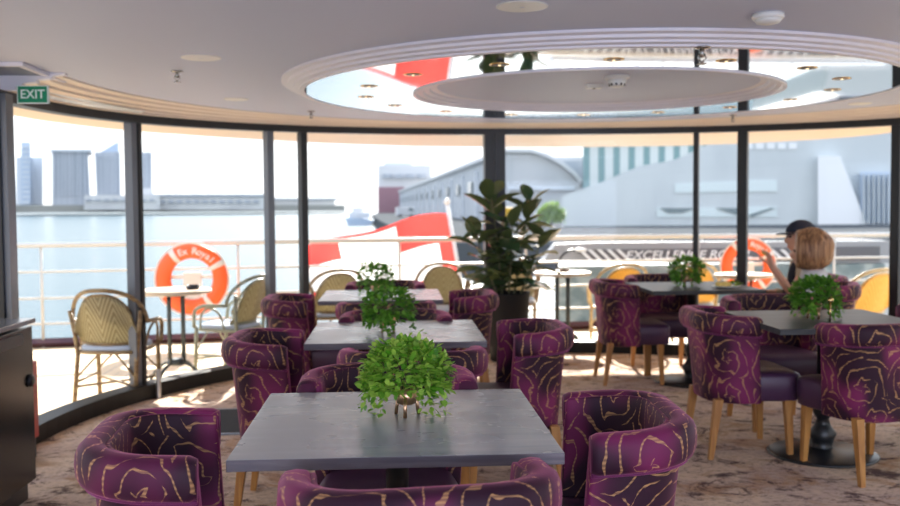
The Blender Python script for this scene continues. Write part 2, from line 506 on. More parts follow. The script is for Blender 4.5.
struct('trim_2', sweep(lambda p: [(-0.05, head(p.x)-0.028), (-0.05, head(p.x)+0.028), (0.04, head(p.x)+0.028), (0.04, head(p.x)-0.028)]), M['frame'])
def cornice(p):
    h = head(p.x)+0.028; d = ZC-h
    q = [(0.03, 0), (-0.10, 0), (-0.10, 0.22), (-0.13, 0.24), (-0.13, 0.40), (-0.20, 0.46), (-0.20, 0.60), (-0.27, 0.66), (-0.28, 0.84), (-0.34, 0.90), (-0.34, 1.0), (0.03, 1.0)]
    return [(o, h+t*d) for o, t in q]
ci = next(i for i, q in enumerate(path) if q[0].y > 5.40)
struct('trim_3', sweep(cornice, path[ci:]), M['cornice'])
endp, endn = path[ci]
struct('trim_41', sweep(lambda p: [(o*1.12-.004, z) for o, z in cornice(p)], [(endp+Vector((0, -.05, 0)), endn), (endp+Vector((0, .002, 0)), endn)]), M['mould'])
struct('trim_42', sweep(lambda p: [(0.03, head(p.x)), (-0.03, head(p.x)), (-0.03, ZC), (0.03, ZC)], path[:ci+1]), M['cornice'])
# glossy white panel between head rail and cornice, tapering away from the exit sign
sub = [q for q in path if q[0].x < CX-1.9 and q[0].y > 5.42 and proj((q[0].x, q[0].y, 1.9))[0] < 133]
def strip_h(p): return 0.012+0.05*max(0.0, 1-(p.y-5.42)/1.4)
M['gloss_white'] = mat('gloss_white', (0.88, 0.93, 0.95), 0.15)
struct('trim_4', sweep(lambda p: [(-0.104, head(p.x)+0.035), (-0.15, head(p.x)+0.035+strip_h(p)), (-0.10, head(p.x)+0.035+strip_h(p)), (-0.09, head(p.x)+0.035)], sub), M['gloss_white'])
# floor, ceiling
def room_poly(z, off=0.0):
    return [p+n*off+Vector((0, 0, z)) for p, n in path]
bm = NB(); prism(bm, room_poly(-0.06, 0.05), (0, 0, 0.06)); struct('floor', bm, M['carpet'])
bm = NB(); prism(bm, room_poly(ZC, 0.03), (0, 0, 0.05)); struct('ceiling', bm, M['ceil'])
bm = NB(); box(bm, (CX, BACK-0.05, 1.1), (2*RR+0.2, 0.1, 2.2)); struct('wall_back', bm, M['cornice'])
# oval ceiling feature : moulding, mirror ring, recessed centre
OX, OY, ORX, ORY, IRX, IRY = 1.26, 5.84, 1.80, 1.69, 1.12, 1.06
ZM = EYE+0.71
def ellsweep(prof, rx, ry, n=128, closed_prof=False):
    bm = NB(); rows = []
    for i in range(n):
        a = 2*PI*i/n
        rows.append([bm.verts.new((OX+(rx+o)*math.cos(a), OY+(ry+o)*math.sin(a), z)) for o, z in prof])
    grid_faces(bm, rows, closed_v=True, closed_u=closed_prof); return bm
Z = lambda d: EYE+d
struct('trim_5', ellsweep([(0.135, ZC), (0.135, Z(.757)), (0.10, Z(.751)), (0.097, Z(.738)), (0.066, Z(.733)), (0.063, Z(.722)), (0.032, Z(.717)), (0.03, Z(.708)), (0.0, Z(.706)), (0.0, ZC)], ORX, ORY, closed_prof=True), M['mould'], smooth=False)
bm = NB(); rows = []
for i in range(128):
    a = 2*PI*i/128
    rows.append([bm.verts.new((OX+((1-t)*ORX+t*IRX)*math.cos(a), OY+((1-t)*ORY+t*IRY)*math.sin(a), ZM)) for t in (0, 1)])
grid_faces(bm, rows, closed_v=True)
struct('trim_6', bm, M['mirror'])
struct('trim_7', ellsweep([(0.02, Z(.702)), (-0.0, Z(.702)), (-0.012, Z(.716)), (-0.04, Z(.718)), (-0.05, Z(.732)), (-0.08, Z(.734)), (-0.09, Z(.748)), (-0.13, Z(.75)), (-0.13, Z(.76)), (0.02, Z(.76))], IRX, IRY, closed_prof=True), M['mould'])
bm = NB(); prism(bm, [(OX+(IRX-.12)*math.cos(2*PI*i/96), OY+(IRY-.12)*math.sin(2*PI*i/96), Z(.752)) for i in range(96)], (0, 0, 0.012))
struct('trim_8', bm, M['ceil'])

# mullions : pixel column of each -> its angle on the glass line
def ring_at(px):
    lo, hi = R_(-89.9), R_(80)
    for _ in range(50):
        mid = (lo+hi)/2
        if proj((CX+RR*math.sin(mid), CY+RR*math.cos(mid), 1.2))[0] < px: lo = mid
        else: hi = mid
    return lo
def mullion(num, a, w, dep, m, r_off=0.0, z0=0.09, z1=None):
    p = Vector((CX+(RR+r_off)*math.sin(a), CY+(RR+r_off)*math.cos(a), 0))
    zt = z1 or head(p.x)+0.02
    bm = NB(); box(bm, (p.x, p.y, (z0+zt)/2), (w, dep, zt-z0), rz=-a)
    return struct('trim_%d' % num, bm, m)
angs = {}
for num, px, w, m_ in ((11, 132.5, .055, 'frame_grey'), (12, 138.5, .035, 'frame'), (13, 269.7, .062, 'frame_grey'), (14, 303.5, .062, 'frame'),
                       (15, 696, .045, 'frame'), (16, 742.5, .085, 'frame'), (17, 896.5, .075, 'frame')):
    angs[px] = ring_at(px); mullion(num, angs[px], w, .07, M[m_])
angs[494.5] = ring_at(494.5)
for num, px, w in ((18, 489.3, .095), (19, 499.8, .095)):
    mullion(num, ring_at(px), w, .10, M['frame'])
# door jamb of the left flank: dark post with a steel edge
bm = NB(); box(bm, (-2.20, 5.33, 1.05), (0.10, 0.12, 1.95)); struct('trim_20', bm, M['frame'])
bm = NB(); box(bm, (-2.133, 5.34, 1.05), (0.032, 0.10, 1.95)); struct('trim_21', bm, M['frame_grey'])
num = 22
for s in (-1, 1):
    for y in (-4.3, -2.5, -0.7, 1.2, 3.1):
        bm = NB(); box(bm, (CX+s*RR, y, 1.05), (0.07, 0.08, 1.95)); struct('trim_%d' % num, bm, M['frame']); num += 1
bm = NB(); tube(bm, [Vector((CX+(RR-0.12)*math.sin(angs[138.5]+.012), CY+(RR-0.12)*math.cos(angs[138.5]+.012), z)) for z in (0.0, 0.21)], 0.017, 10)
struct('trim_%d' % num, bm, M['steel'])
# glass panes between the mullions
def pane(num, a0, a1):
    bm = NB(); rows = []
    nseg = max(3, int(abs(a1-a0)/R_(3)))
    for i in range(nseg+1):
        a = a0+(a1-a0)*i/nseg
        x, y = CX+RR*math.sin(a), CY+RR*math.cos(a)
        rows.append([bm.verts.new((x, y, 0.10)), bm.verts.new((x, y, head(x)-0.02))])
    grid_faces(bm, rows)
    o = struct('window_%d' % num, bm, M['glass'], smooth=True); return o
cuts = [R_(-90), angs[138.5], angs[269.7], angs[303.5], angs[494.5], angs[696], angs[742.5], angs[896.5], R_(90)]
for i in range(8): pane(i+1, cuts[i], cuts[i+1])
num = 9
for s in (-1, 1):
    for y0, y1 in ((-4.3, -2.5), (-2.5, -0.7), (-0.7, 1.2), (1.2, 3.1), (3.1, 5.1 if s < 0 else 5.45)):
        bm = NB(); x = CX+s*RR
        v = [bm.verts.new(q) for q in ((x, y0, .1), (x, y1, .1), (x, y1, head(x)), (x, y0, head(x)))]
        bm.faces.new(v); struct('window_%d' % num, bm, M['glass']); num += 1

# ------------------------------------------------------------------ deck, overhang, hull
RAILP = [(-5.4, 9.85), (-4.6, 9.97), (-3.6, 10.1), (-2.3, 10.30), (-1.0, 10.5), (0.1, 10.66), (1.2, 10.8), (2.3, 10.91), (3.5, 11.02), (4.7, 11.1), (6.0, 11.15), (7.4, 11.15)]
bm = NB(); prism(bm, [(-5.4, BACK, -0.18)]+[(x, y+0.05, -0.18) for x, y in RAILP]+[(7.4, BACK, -0.18)], (0, 0, 0.115))
struct('deck_floor', bm, M['deck'])
bm = NB(); prism(bm, [(-5.3, BACK, -2.9)]+[(x*.98, y-0.1, -2.9) for x, y in RAILP]+[(7.3, BACK, -2.9)], (0, 0, 2.71))
struct('hull_wall', bm, M['white'])
sof = [(-2.95, BACK), (-2.92, 7.0), (-2.79, 7.8), (-2.46, 8.65), (-1.75, 9.5), (-0.8, 10.4), (0.2, 10.95), (1.2, 11.15), (2.3, 11.2), (3.3, 11.05), (4.1, 10.65), (4.75, 9.9), (4.95, 9.3), (4.95, BACK)]
ZS = EYE+0.72
bm = NB()
outer = [Vector((x, y, ZS)) for x, y in sof]
# soffit only outside the glass line
inner = [p+n*0.04 for p, n in path]
def resample(pts, n):
    L = [0]
    for a, b in zip(pts, pts[1:]): L.append(L[-1]+(b-a).length)
    out = []
    for i in range(n):
        t = L[-1]*i/(n-1); j = max(q for q in range(len(L)) if L[q] <= t+1e-9); j = min(j, len(pts)-2)
        f = (t-L[j])/max(1e-9, L[j+1]-L[j]); out.append(pts[j].lerp(pts[j+1], f))
    return out
A = resample(outer, 90); B = resample([Vector((p.x, p.y, ZS)) for p in inner], 90)
for i in range(90):
    if B[i].y > 5.3: B[i].z = max(ZS, head(B[i].x)+.028)
rows = [[bm.verts.new(a), bm.verts.new(b)] for a, b in zip(A, B)]
grid_faces(bm, rows)
rows2 = [[bm.verts.new(a+Vector((0, 0, .0))), bm.verts.new(a+Vector((0, 0, .09)))] for a in A]
grid_faces(bm, rows2)
struct('trim_40', bm, M['soffit'])
bm = NB(); prism(bm, [Vector((x, y, ZS+.09)) for x, y in sof], (0, 0, 0.08)); struct('ceiling_roof', bm, M['white'])
# water
bm = NB(); v = [bm.verts.new(q) for q in ((-2600, -400, -3), (2600, -400, -3), (2600, 3200, -3), (-2600, 3200, -3))]; bm.faces.new(v)
tag(obj('harbour_water', bm, M['water']), 'pale blue harbour water beyond the deck railing', 'water', kind='stuff')

# ================================================================== RAILING
def cat_rom(pts, n=6):
    P = [Vector(p) for p in pts]; P = [P[0]*2-P[1]]+P+[P[-1]*2-P[-2]]; out = []
    for i in range(1, len(P)-2):
        for j in range(n):
            t = j/n; a, b, c, d = P[i-1:i+3]
            out.append(0.5*((2*b)+(c-a)*t+(2*a-5*b+4*c-d)*t*t+(3*b-a-3*c+d)*t**3))
    out.append(P[-2]); return out
def rail_y(x):
    for (a, b), (c, d) in zip(RAILP, RAILP[1:]):
        if a <= x <= c: return b+(d-b)*(x-a)/(c-a)
DK = -0.065                               # deck level
rl = thing('deck_railing', 'pale horizontal tube railing along the outer edge of the sunlit deck', 'railing', (1.2, 10.8, DK))
def rel(pts): return [Vector(p)-Vector((1.2, 10.8, DK)) for p in pts]
bm = NB(); tube(bm, rel(cat_rom([(x, y, 1.02) for x, y in RAILP])), 0.028, 10); obj('top_rail', bm, M['rail'], rl, smooth=True)
for z in (0.74, 0.46, 0.19):
    bm = NB(); tube(bm, rel(cat_rom([(x, y, z) for x, y in RAILP])), 0.014, 8); obj('mid_rail', bm, M['rail'], rl, smooth=True)
for x in (-5.1, -3.72, -1.72, 0.05, 1.52, 3.63, 5.35, 7.1):
    bm = NB(); tube(bm, rel([(x, rail_y(x), DK), (x, rail_y(x), 1.02)]), 0.016, 8); obj('post', bm, M['rail'], rl, smooth=True)
bm = NB(); tube(bm, rel([(x, y, DK+.05) for x, y in RAILP]), 0.05, 4); obj('toe_board', bm, M['toe'], rl)

# ================================================================== BARREL CHAIRS
def barrel_path(a, yb, yt, rc, n=44):
    """plan of the backrest from left wing tip round the back to the right tip"""
    pts = []
    L1 = (yt-(yb+rc)); L2 = PI/2*rc; L3 = 2*(a-rc); tot = 2*L1+2*L2+L3
    for i in range(n+1):
        s = tot*i/n
        if s < L1: p = (-a, yt-s); nn = (-1, 0)
        elif s < L1+L2:
            t = (s-L1)/rc; p = (-a+rc-rc*math.cos(t), yb+rc-rc*math.sin(t)); nn = (-math.cos(t), -math.sin(t))
        elif s < L1+L2+L3: p = (-a+rc+(s-L1-L2), yb); nn = (0, -1)
        elif s < L1+2*L2+L3:
            t = (s-L1-L2-L3)/rc; p = (a-rc+rc*math.sin(t), yb+rc-rc*math.cos(t)); nn = (math.sin(t), -math.cos(t))
        else: p = (a, yb+rc+(s-L1-2*L2-L3)); nn = (1, 0)
        pts.append((Vector((p[0], p[1], 0)), Vector((nn[0], nn[1], 0)), s))
    return pts
def zt_at(y):            # top line: a little higher at the back than at the wing tips
    return 0.785+0.02*min(1, max(0, (0.03-y)/0.32))
def make_barrel():
    root = thing('barrel_chair', 'x', 'chair')
    # --- backrest shell
    bm = NB(); rows_o, rows_i = [], []
    NV = 8
    def shell(off, drop):
        rows = []
        for iv in range(NV+1):
            t = iv/NV
            a = 0.243+0.040*t**1.2; yb = -0.215-0.033*t**1.2; yt = 0.06-0.03*t
            r = []
            for p, nn, s in barrel_path(a, yb, yt, 0.19-0.02*t):
                z = 0.305+(zt_at(p.y)-drop-0.305)*t
                q = p-nn*off
                r.append(bm.verts.new((q.x, q.y, z)))
            rows.append(r)
        return rows
    ro = shell(0, .030); ri = shell(0.052, .006)
    U = lambda i, j: (j*0.0225+0.07, i*0.055+0.10)
    U2 = lambda i, j: (j*0.0225+1.33, i*0.055+0.62)
    grid_faces(bm, ro, uvs=U); grid_faces(bm, ri, uvs=U2)
    for e in (0, -1):
        grid_faces(bm, [[ro[i][e] for i in range(NV+1)], [ri[i][e] for i in range(NV+1)]], uvs=lambda i, j: (i*.05+3, j*.055))
    grid_faces(bm, [ro[0], ri[0]], uvs=lambda i, j: (j*.0225, i*.05+5)); grid_faces(bm, [ro[-1], ri[-1]], uvs=lambda i, j: (j*.0225, i*.05+6))
    back = obj('backrest', bm, M['velvet'], root, smooth=True, bevel=0.012)
    # --- rolled top rim
    bm = NB(); rows = []; NS = 16
    pth = barrel_path(0.283, -0.248, 0.034, 0.17, 52)
    for idx, (p, nn, s) in enumerate(pth):
        zt = zt_at(p.y)+0.0; r = []
        e = min(idx, len(pth)-1-idx)
        for j in range(NS):
            a = 2*PI*j/NS+PI
            ca, sa = math.cos(a), math.sin(a)
            o = 0.044*math.copysign(abs(ca)**0.7, ca)-0.012; z = 0.055*math.copysign(abs(sa)**0.8, sa)
            if ca < 0: o = max(o, -0.045)
            k_ = 0.0 if e == 0 else 1.0
            kk = (0.86 if e == 0 else 1.0)
            q = p+nn*(o*kk+0.004)
            r.append(bm.verts.new((q.x, q.y, zt-0.055+z*kk)))
        rows.append(r)
    grid_faces(bm, rows, closed_u=True, uvs=lambda i, j: (i*0.0215+0.45, j*0.0185+2.2))
    bm.faces.new(rows[0]); bm.faces.new(rows[-1][::-1])
    roll = obj('top_roll', bm, M['velvet'], root, smooth=True)
    bm = NB()
    tube(bm, [p+nn*0.010+Vector((0, 0, zt_at(p.y)-0.108)) for p, nn, s in pth], 0.006, 6)
    obj('piping', bm, M['piping'], roll, smooth=True)
    # --- seat
    bm = NB(); rows = []
    outl = []
    for i in range(40):
        a = 2*PI*i/40; ca, sa = math.cos(a), math.sin(a)
        x = math.copysign(abs(ca)**0.28, ca); y = math.copysign(abs(sa)**0.28, sa)
        outl.append((x, y))
    for z, sc, dome in ((0.315, .93, 0), (0.325, .985, 0), (0.40, 1.0, 0), (0.445, 1.0, 0), (0.462, .965, 0), (0.472, .85, 0), (0.479, .5, 0)):
        rows.append([bm.verts.new((x*sc*(0.222+0.030*y), 0.05+y*sc*0.248, z)) for x, y in outl])
    grid_faces(bm, rows, closed_u=True); bm.faces.new(rows[0][::-1]); bm.faces.new(rows[-1])
    obj('seat', bm, M['leather'], root, smooth=True)
    for sx in (-1, 1):
        for sy in (-1, 1):
            bm = NB()
            top = (sx*0.205, 0.215 if sy > 0 else -0.17, 0.33); bot = (sx*0.213, 0.23 if sy > 0 else -0.215, 0.0)
            bar(bm, bot, top, 0.028, 0.046)
            obj('leg', bm, M['oak'], root, bevel=0.003)
    return root
CH0 = make_barrel()
chairs = [
    (-.54, 2.54, -85, 'purple rose-patterned barrel chair at left end of nearest grey table', 0),
    (.555, 2.68, 87, 'purple rose-patterned barrel chair at right end of nearest grey table', 0),
    (.045, 2.15, 6, 'purple barrel chair cropped at bottom centre, in front of nearest table', 0),
    (-.03, 3.27, 180, 'purple barrel chair behind nearest grey table, top showing either side of its plant', 0),
    (-.50, 4.38, -92, 'purple barrel chair at left end of second grey table, beside the dark mat', 0),
    (.58, 4.63, 92, 'purple barrel chair at right end of second grey table, in front of black planter', 0),
    (.07, 4.0, 0, 'purple barrel chair on the near side of second grey table, back to viewer', 0),
    (.0, 5.16, 180, 'purple barrel chair on the far side of second grey table, behind its plant', 0),
    (-.60, 6.3, -90, 'purple barrel chair at left end of farthest grey table, by the window posts', 0),
    (.42, 6.45, 90, 'purple barrel chair at right end of farthest grey table, left of the rubber plant', 0),
    (-.06, 5.98, 0, 'purple barrel chair on near side of farthest grey table, its back towards the viewer', 0),
    (-.08, 7.36, 180, 'purple barrel chair on far side of farthest grey table, facing the viewer', 0),
    (1.83, 7.3, -92, 'purple barrel chair at left side of far right table, before the yellow rattan chair', 0),
    (2.25, 7.72, 180, 'purple barrel chair behind the far right table, facing the viewer', 0),
    (3.20, 6.88, 66, 'purple barrel chair under the auburn-haired woman', 0),
    (3.44, 7.62, 82, 'purple barrel chair under the man in the navy cap', 0),
    (1.92, 5.17, -90, 'purple barrel chair at left side of dark right-hand table, seat end under its corner', 0),
    (2.43, 4.66, 13, 'purple rose-patterned barrel chair with its back filling the right edge of the view', 0),
    (2.40, 5.78, 180, 'purple barrel chair on far side of dark right-hand table, mostly hidden beneath it', 0),
    (3.05, 5.16, 90, 'purple barrel chair at right side of dark right-hand table, cut by the picture edge', 0),
]
for i, (x, y, rz, lab, _) in enumerate(chairs):
    if i == 0:
        CH0.location = (x, y, 0); CH0.rotation_euler.z = R_(rz); CH0['label'] = lab; CH0['group'] = 'purple barrel chairs'
    else: dup(CH0, lab, (x, y, 0), rz, 'purple barrel chairs')

# ================================================================== TABLES
def make_table(m_top):
    root = thing('dining_table', 'x', 'table')
    bm = NB(); box(bm, (0, 0, 0.742), (.85, .85, .030))
    for f in bm.faces: f.material_index = 1 if abs(f.normal.z) < .5 else 0
    bm.normal_update()
    for f in bm.faces: f.material_index = 1 if abs(f.normal.z) < .5 else 0
    obj('tabletop', bm, [m_top, M['table_edge'] if m_top is M['table'] else m_top], root, bevel=0.002)
    bm = NB(); lathe(bm, [(.10, .727), (.10, .715), (.035, .70), (.032, .30), (.045, .285), (.055, .25), (.045, .215), (.032, .20), (.045, .16), (.075, .12), (.062, .085), (.05, .05), (.07, .03)], 20)
    obj('pedestal', bm, M['black'], root, smooth=True)
    bm = NB(); lathe(bm, [(.29, 0), (.295, .008), (.28, .016), (.12, .028), (.06, .04)], 40); obj('base', bm, M['black'], root, smooth=True)
    return root
tb1 = make_table(M['table']); tb2 = make_table(M['table_dark'])
tables = [(tb1, 0, 2.755, 'nearest grey wooden square table in the left row, small green plant on it'),
          (tb1, 0, 4.76, 'second grey square table in the left row, between nearest and farthest'),
          (tb1, -.10, 6.77, 'farthest grey square table of the left row, beside the window posts'),
          (tb2, 2.36, 5.02, 'dark square pedestal table on the right in front of the seated woman'),
          (tb2, 2.32, 7.2, 'dark square table at far right with a plate and plant on it')]
used = set()
for root, x, y, lab in tables:
    if root not in used:
        used.add(root); root.location = (x, y, 0); root['label'] = lab; root['group'] = 'square dining tables'
    else: dup(root, lab, (x, y, 0), 0, 'square dining tables')

# ================================================================== TABLE PLANTS
def leaf(bm, p, d, up, L, w, fold=0.25, curl=0.2):
    d = d.normalized(); s = d.cross(up)
    if s.length < 1e-3: s = d.orthogonal()
    s.normalize(); n = s.cross(d).normalized()
    a = bm.verts.new(p)
    m1 = bm.verts.new(p+d*L*.45+n*w*fold*-.5); tip = bm.verts.new(p+d*L-n*L*curl)
    l1 = bm.verts.new(p+d*L*.28+s*w*.42); l2 = bm.verts.new(p+d*L*.66+s*w*.40-n*L*curl*.4)
    r1 = bm.verts.new(p+d*L*.28-s*w*.42); r2 = bm.verts.new(p+d*L*.66-s*w*.40-n*L*curl*.4)
    bm.faces.new((a, m1, l2, l1)); bm.faces.new((a, r1, r2, m1)); bm.faces.new((m1, tip, l2)); bm.faces.new((m1, r2, tip))
def make_table_plant(label, m_leaf, loc, rz, seed, n=520, big=1.0):
    rnd = random.Random(seed)
    root = thing('potted_plant', label, 'plant', loc, rz, 'green plants on the dining tables')
    bm = NB(); lathe(bm, [(.022, .035), (.030, .04), (.036, .085), (.033, .085), (.028, .045), (.01, .045)], 20); obj('planter', bm, M['copper'], root, smooth=True)
    for i in range(3):
        a = 2*PI*i/3+.4
        bm = NB(); tube(bm, [(.040*math.cos(a), .040*math.sin(a), 0), (.030*math.cos(a), .030*math.sin(a), .06)], .0055, 8); obj('leg', bm, M['copper'], root, smooth=True)
    bm = NB()
    for i in range(n):
        # crown of small leaves over a dome, thinning into trailing strands
        u = rnd.random(); th = rnd.random()*2*PI
        el = math.asin(rnd.uniform(-0.5, 1.0))
        rr = 0.60+0.42*u**0.5
        p = Vector((math.cos(th)*math.cos(el)*.128*rr, math.sin(th)*math.cos(el)*.128*rr, .125+math.sin(el)*.098*rr))
        p += Vector((rnd.gauss(0, .006), rnd.gauss(0, .006), rnd.gauss(0, .006)))
        out = Vector((p.x, p.y, (p.z-.09)*1.1)).normalized()
        d = (out+Vector((rnd.gauss(0, .55), rnd.gauss(0, .55), rnd.gauss(-.12, .5)))).normalized()
        leaf(bm, p, d, Vector((rnd.gauss(0, .3), rnd.gauss(0, .3), 1)), rnd.uniform(.024, .038)*big, rnd.uniform(.020, .030)*big)
    for q in range(26):
        th = rnd.random()*2*PI; r0 = rnd.uniform(.055, .122); ln = rnd.uniform(.05, .115)
        for j in range(9):
            f = j/8; z = .115-ln*f
            if z < .012: break
            p = Vector((math.cos(th)*(r0+.015*f), math.sin(th)*(r0+.015*f), z))
            d = Vector((rnd.gauss(math.cos(th)*.6, .5), rnd.gauss(math.sin(th)*.6, .5), rnd.gauss(-.4, .4)))
            leaf(bm, p, d, Vector((0, 0, 1)), rnd.uniform(.022, .032)*big, rnd.uniform(.018, .027)*big)
    for q in range(7):
        th = rnd.random()*2*PI; p0 = Vector((math.cos(th)*.06, math.sin(th)*.06, .20))
        for j in range(4):
            p = p0+Vector((math.cos(th)*.02*j, math.sin(th)*.02*j, .012*j))
            leaf(bm, p, Vector((rnd.gauss(0, .6), rnd.gauss(0, .6), rnd.gauss(.2, .5))), Vector((0, 0, 1)), .022*big, .018*big)
    obj('foliage', bm, m_leaf, root)
    bm = NB()
    for i in range(14):
        th = rnd.random()*2*PI; r1 = rnd.uniform(.05, .1)
        tube(bm, [(.012*math.cos(th), .012*math.sin(th), .05), (r1*.5*math.cos(th), r1*.5*math.sin(th), .12), (r1*math.cos(th), r1*math.sin(th), rnd.uniform(.12, .2))], .0016, 5)
    obj('stems', bm, M['stem'], root)
    return root
TZ = 0.757
make_table_plant('bright green leafy plant in copper holder on the nearest grey table', M['leaf_bright'], (.03, 2.80, TZ), 0, 1, 1250, .84)
make_table_plant('trailing green plant on the second grey table', M['leaf_mid'], (-.03, 4.70, TZ), 40, 2, 560)
make_table_plant('loose green plant on the farthest grey table of the left row', M['leaf_mid'], (-.14, 6.72, TZ), 90, 3, 380)
p_ = make_table_plant('bushy green plant with gold bead on dark table before the woman', M['leaf_mid'], (2.31, 5.02, TZ), 10, 4, 760)
bm = NB(); tube(bm, [(-.005, -.14, .0), (-.005, -.14, .10)], .004, 8); ball(bm, (-.005, -.14, .115), .017); obj('gold_bead', bm, M['gold'], p_, smooth=True)
make_table_plant('small dense green plant beside the plate on the far right table', M['leaf_mid'], (2.28, 7.20, TZ), 70, 5, 560)
# plate with napkin
pl = thing('plate', 'white plate holding a yellow pastry and salad on the far right table', 'plate', (2.52, 7.0, TZ))
bm = NB(); lathe(bm, [(.05, 0), (.06, .004), (.105, .014), (.103, .018), (.05, .008)], 28); obj('dish', bm, M['white'], pl, smooth=True)
bm = NB(); box(bm, (-.02, 0, .028), (.11, .07, .035)); obj('pastry', bm, M['food'], pl, bevel=.012)
bm = NB(); rnd = random.Random(3)
for i in range(26): leaf(bm, Vector((.06+rnd.gauss(0, .018), rnd.gauss(0, .02), .012+rnd.random()*.03)), Vector((rnd.gauss(0, 1), rnd.gauss(0, 1), .6)), Vector((0, 0, 1)), .035, .03)
obj('salad', bm, M['leaf_bright'], pl)

# ================================================================== RUBBER PLANT
rp = floor_at(508, 360)
rb = thing('rubber_plant', 'tall dark-leaved rubber plant in black pot before the wide window post', 'plant', (rp.x, rp.y, 0))
bm = NB(); lathe(bm, [(.15, 0), (.16, .01), (.198, .60), (.203, .62), (.185, .62), (.18, .57), (.05, .57)], 36); obj('pot', bm, M['pot'], rb, smooth=True)
bm = NB(); lathe(bm, [(.178, .56), (.178, .585), (.02, .595)], 24); obj('soil', bm, M['soil'], rb)
rnd = random.Random(11)
def big_leaf(bm, p, d, L, w, nrm):
    d = d.normalized(); s = d.cross(nrm).normalized(); n = s.cross(d)
    rows = []
    for i in range(8):
        t = i/7; ww = w*math.sin(PI*min(1, t*0.93+0.05))**0.75
        if i == 7: ww = 0.002
        c = p+d*L*t - n*L*0.22*t*t
        rows.append([bm.verts.new(c+s*ww*q*.5+n*abs(q)*ww*.16) for q in (-1, -.5, 0, .5, 1)])
    grid_faces(bm, rows)
lf = NB(); st = NB()
stems = [((-.05, 0), (-.10, -.02), 1.50, 22), ((.06, .03), (.14, .02), 1.44, 20), ((.0, -.06), (.02, -.1), 1.22, 16), ((-.1, -.03), (-.20, -.04), 1.15, 13), ((.1, -.04), (.20, -.03), 1.10, 13)]
for (x0, y0), (dx, dy), top, nl in stems:
    base = Vector((x0, y0, .58)); tip = Vector((x0+dx, y0+dy, top))
    tube(st, [base, base.lerp(tip, .5)+Vector((.01, .01, 0)), tip], [.010, .008, .004], 6)
    for i in range(nl):
        t = .12+.88*i/(nl-1); p = base.lerp(tip, t); a = i*2.4+rnd.random()*.6
        up = 0.25+1.5*max(0, t-.72)*3
        d = Vector((math.cos(a), math.sin(a), up+rnd.uniform(-.45, .35)))
        L = rnd.uniform(.23, .33)*(1 if t < .95 else .8)
        q = p+Vector((d.x, d.y, 0))*.03
        tube(st, [p, q+Vector((0, 0, .01))], .004, 5)
        big_leaf(lf, q, d, L, L*.54, Vector((rnd.gauss(0, .25), rnd.gauss(0, .25), 1)))
obj('foliage', lf, M['rubber'], rb, smooth=True); obj('stems', st, M['stem'], rb)

# ================================================================== LEFT CABINET, BOX, MAT
cb = thing('cabinet', 'dark glossy cabinet with pale worktop cut by the left picture edge', 'cabinet', (-1.99, 4.13, 0))
bm = NB(); box(bm, (0, 0, .045), (.44, .84, .09)); obj('plinth', bm, M['black'], cb)
bm = NB(); box(bm, (0, 0, .46), (.5, .9, .74)); obj('body', bm, M['cabinet'], cb, bevel=.004)
bm = NB(); box(bm, (0, 0, .855), (.52, .94, .022)); obj('worktop', bm, M['worktop'], cb, bevel=.003)
bm = NB(); box(bm, (.252, -.03, .785), (.008, .70, .05)); obj('finger_recess', bm, M['black'], cb)
bm = NB(); lathe(bm, [(.03, 0), (.03, .012), (.02, .018), (.008, .018)], 20, (.25, .40, .575), 'X'); obj('lock', bm, M['black'], cb, smooth=True)
rx = thing('fire_box', 'narrow red box standing on the floor behind the dark cabinet', 'box', (-2.075, 5.28, 0))
bm = NB(); box(bm, (0, 0, .33), (.14, .12, .43)); obj('body', bm, M['red'], rx, bevel=.01)
bm = NB(); box(bm, (.071, 0, .33), (.004, .09, .30)); obj('door', bm, M['red'], rx, bevel=.002)
bm = NB(); box(bm, (0, 0, .0575), (.11, .10, .115)); obj('foot', bm, M['black'], rx)
mt_ = thing('floor_mat', 'dark rectangular floor mat on carpet between the left-hand chairs', 'mat', (-1.14, 6.12, 0.001), 2)
bm = NB(); box(bm, (0, 0, .004), (.76, .70, .008)); obj('pile', bm, M['mat_dark'], mt_, bevel=.002)
bm = NB(); box(bm, (0, -.363, .004), (.80, .026, .007)); box(bm, (0, .363, .004), (.80, .026, .007)); box(bm, (-.393, 0, .004), (.026, .74, .007)); box(bm, (.393, 0, .004), (.026, .74, .007)); obj('edging', bm, M['mat_edge'], mt_)

# ================================================================== CEILING FITTINGS
def on_ceiling(px, py, z): 
    return floor_at(px, py, z)
dl0 = thing('downlight', 'x', 'ceiling light')
bm = NB(); lathe(bm, [(.050, 0), (.052, -.0025), (.045, -.004), (.036, -.002)], 24); obj('rim', bm, M['gold'], dl0, smooth=True)
bm = NB(); lathe(bm, [(.037, -.002), (.030, -.003), (.01, -.0035)], 20); obj('reflector', bm, M['black'], dl0, smooth=True)
bm = NB(); ball(bm, (0, 0, -.004), .008, (1, 1, .4)); obj('bulb', bm, M['bulb'], dl0, smooth=True)
words = ['first', 'second', 'third', 'fourth', 'fifth', 'sixth', 'seventh', 'eighth', 'ninth', 'tenth', 'eleventh', 'twelfth', 'thirteenth', 'fourteenth', 'fifteenth', 'sixteenth']
near_n = far_n = 0
for i in range(16):
    a = PI - 2*PI*(i+.35)/16        # from the left end, over the far side, to the right, back along the near side
    x, y = OX+ORX*.805*math.cos(a), OY+ORY*.80*math.sin(a)
    if math.sin(a) > 0: lab = 'gold-rimmed downlight on the far arc of the ceiling mirror ring, %s from the left' % words[far_n]; far_n += 1
    else: lab = 'gold-rimmed downlight on the near arc of the ceiling mirror ring, %s from the right' % words[near_n]; near_n += 1
    if i == 0: dl0.location = (x, y, ZM); dl0['label'] = lab; dl0['group'] = 'downlights in the ceiling ring'
    else: dup(dl0, lab, (x, y, ZM), 0, 'downlights in the ceiling ring')
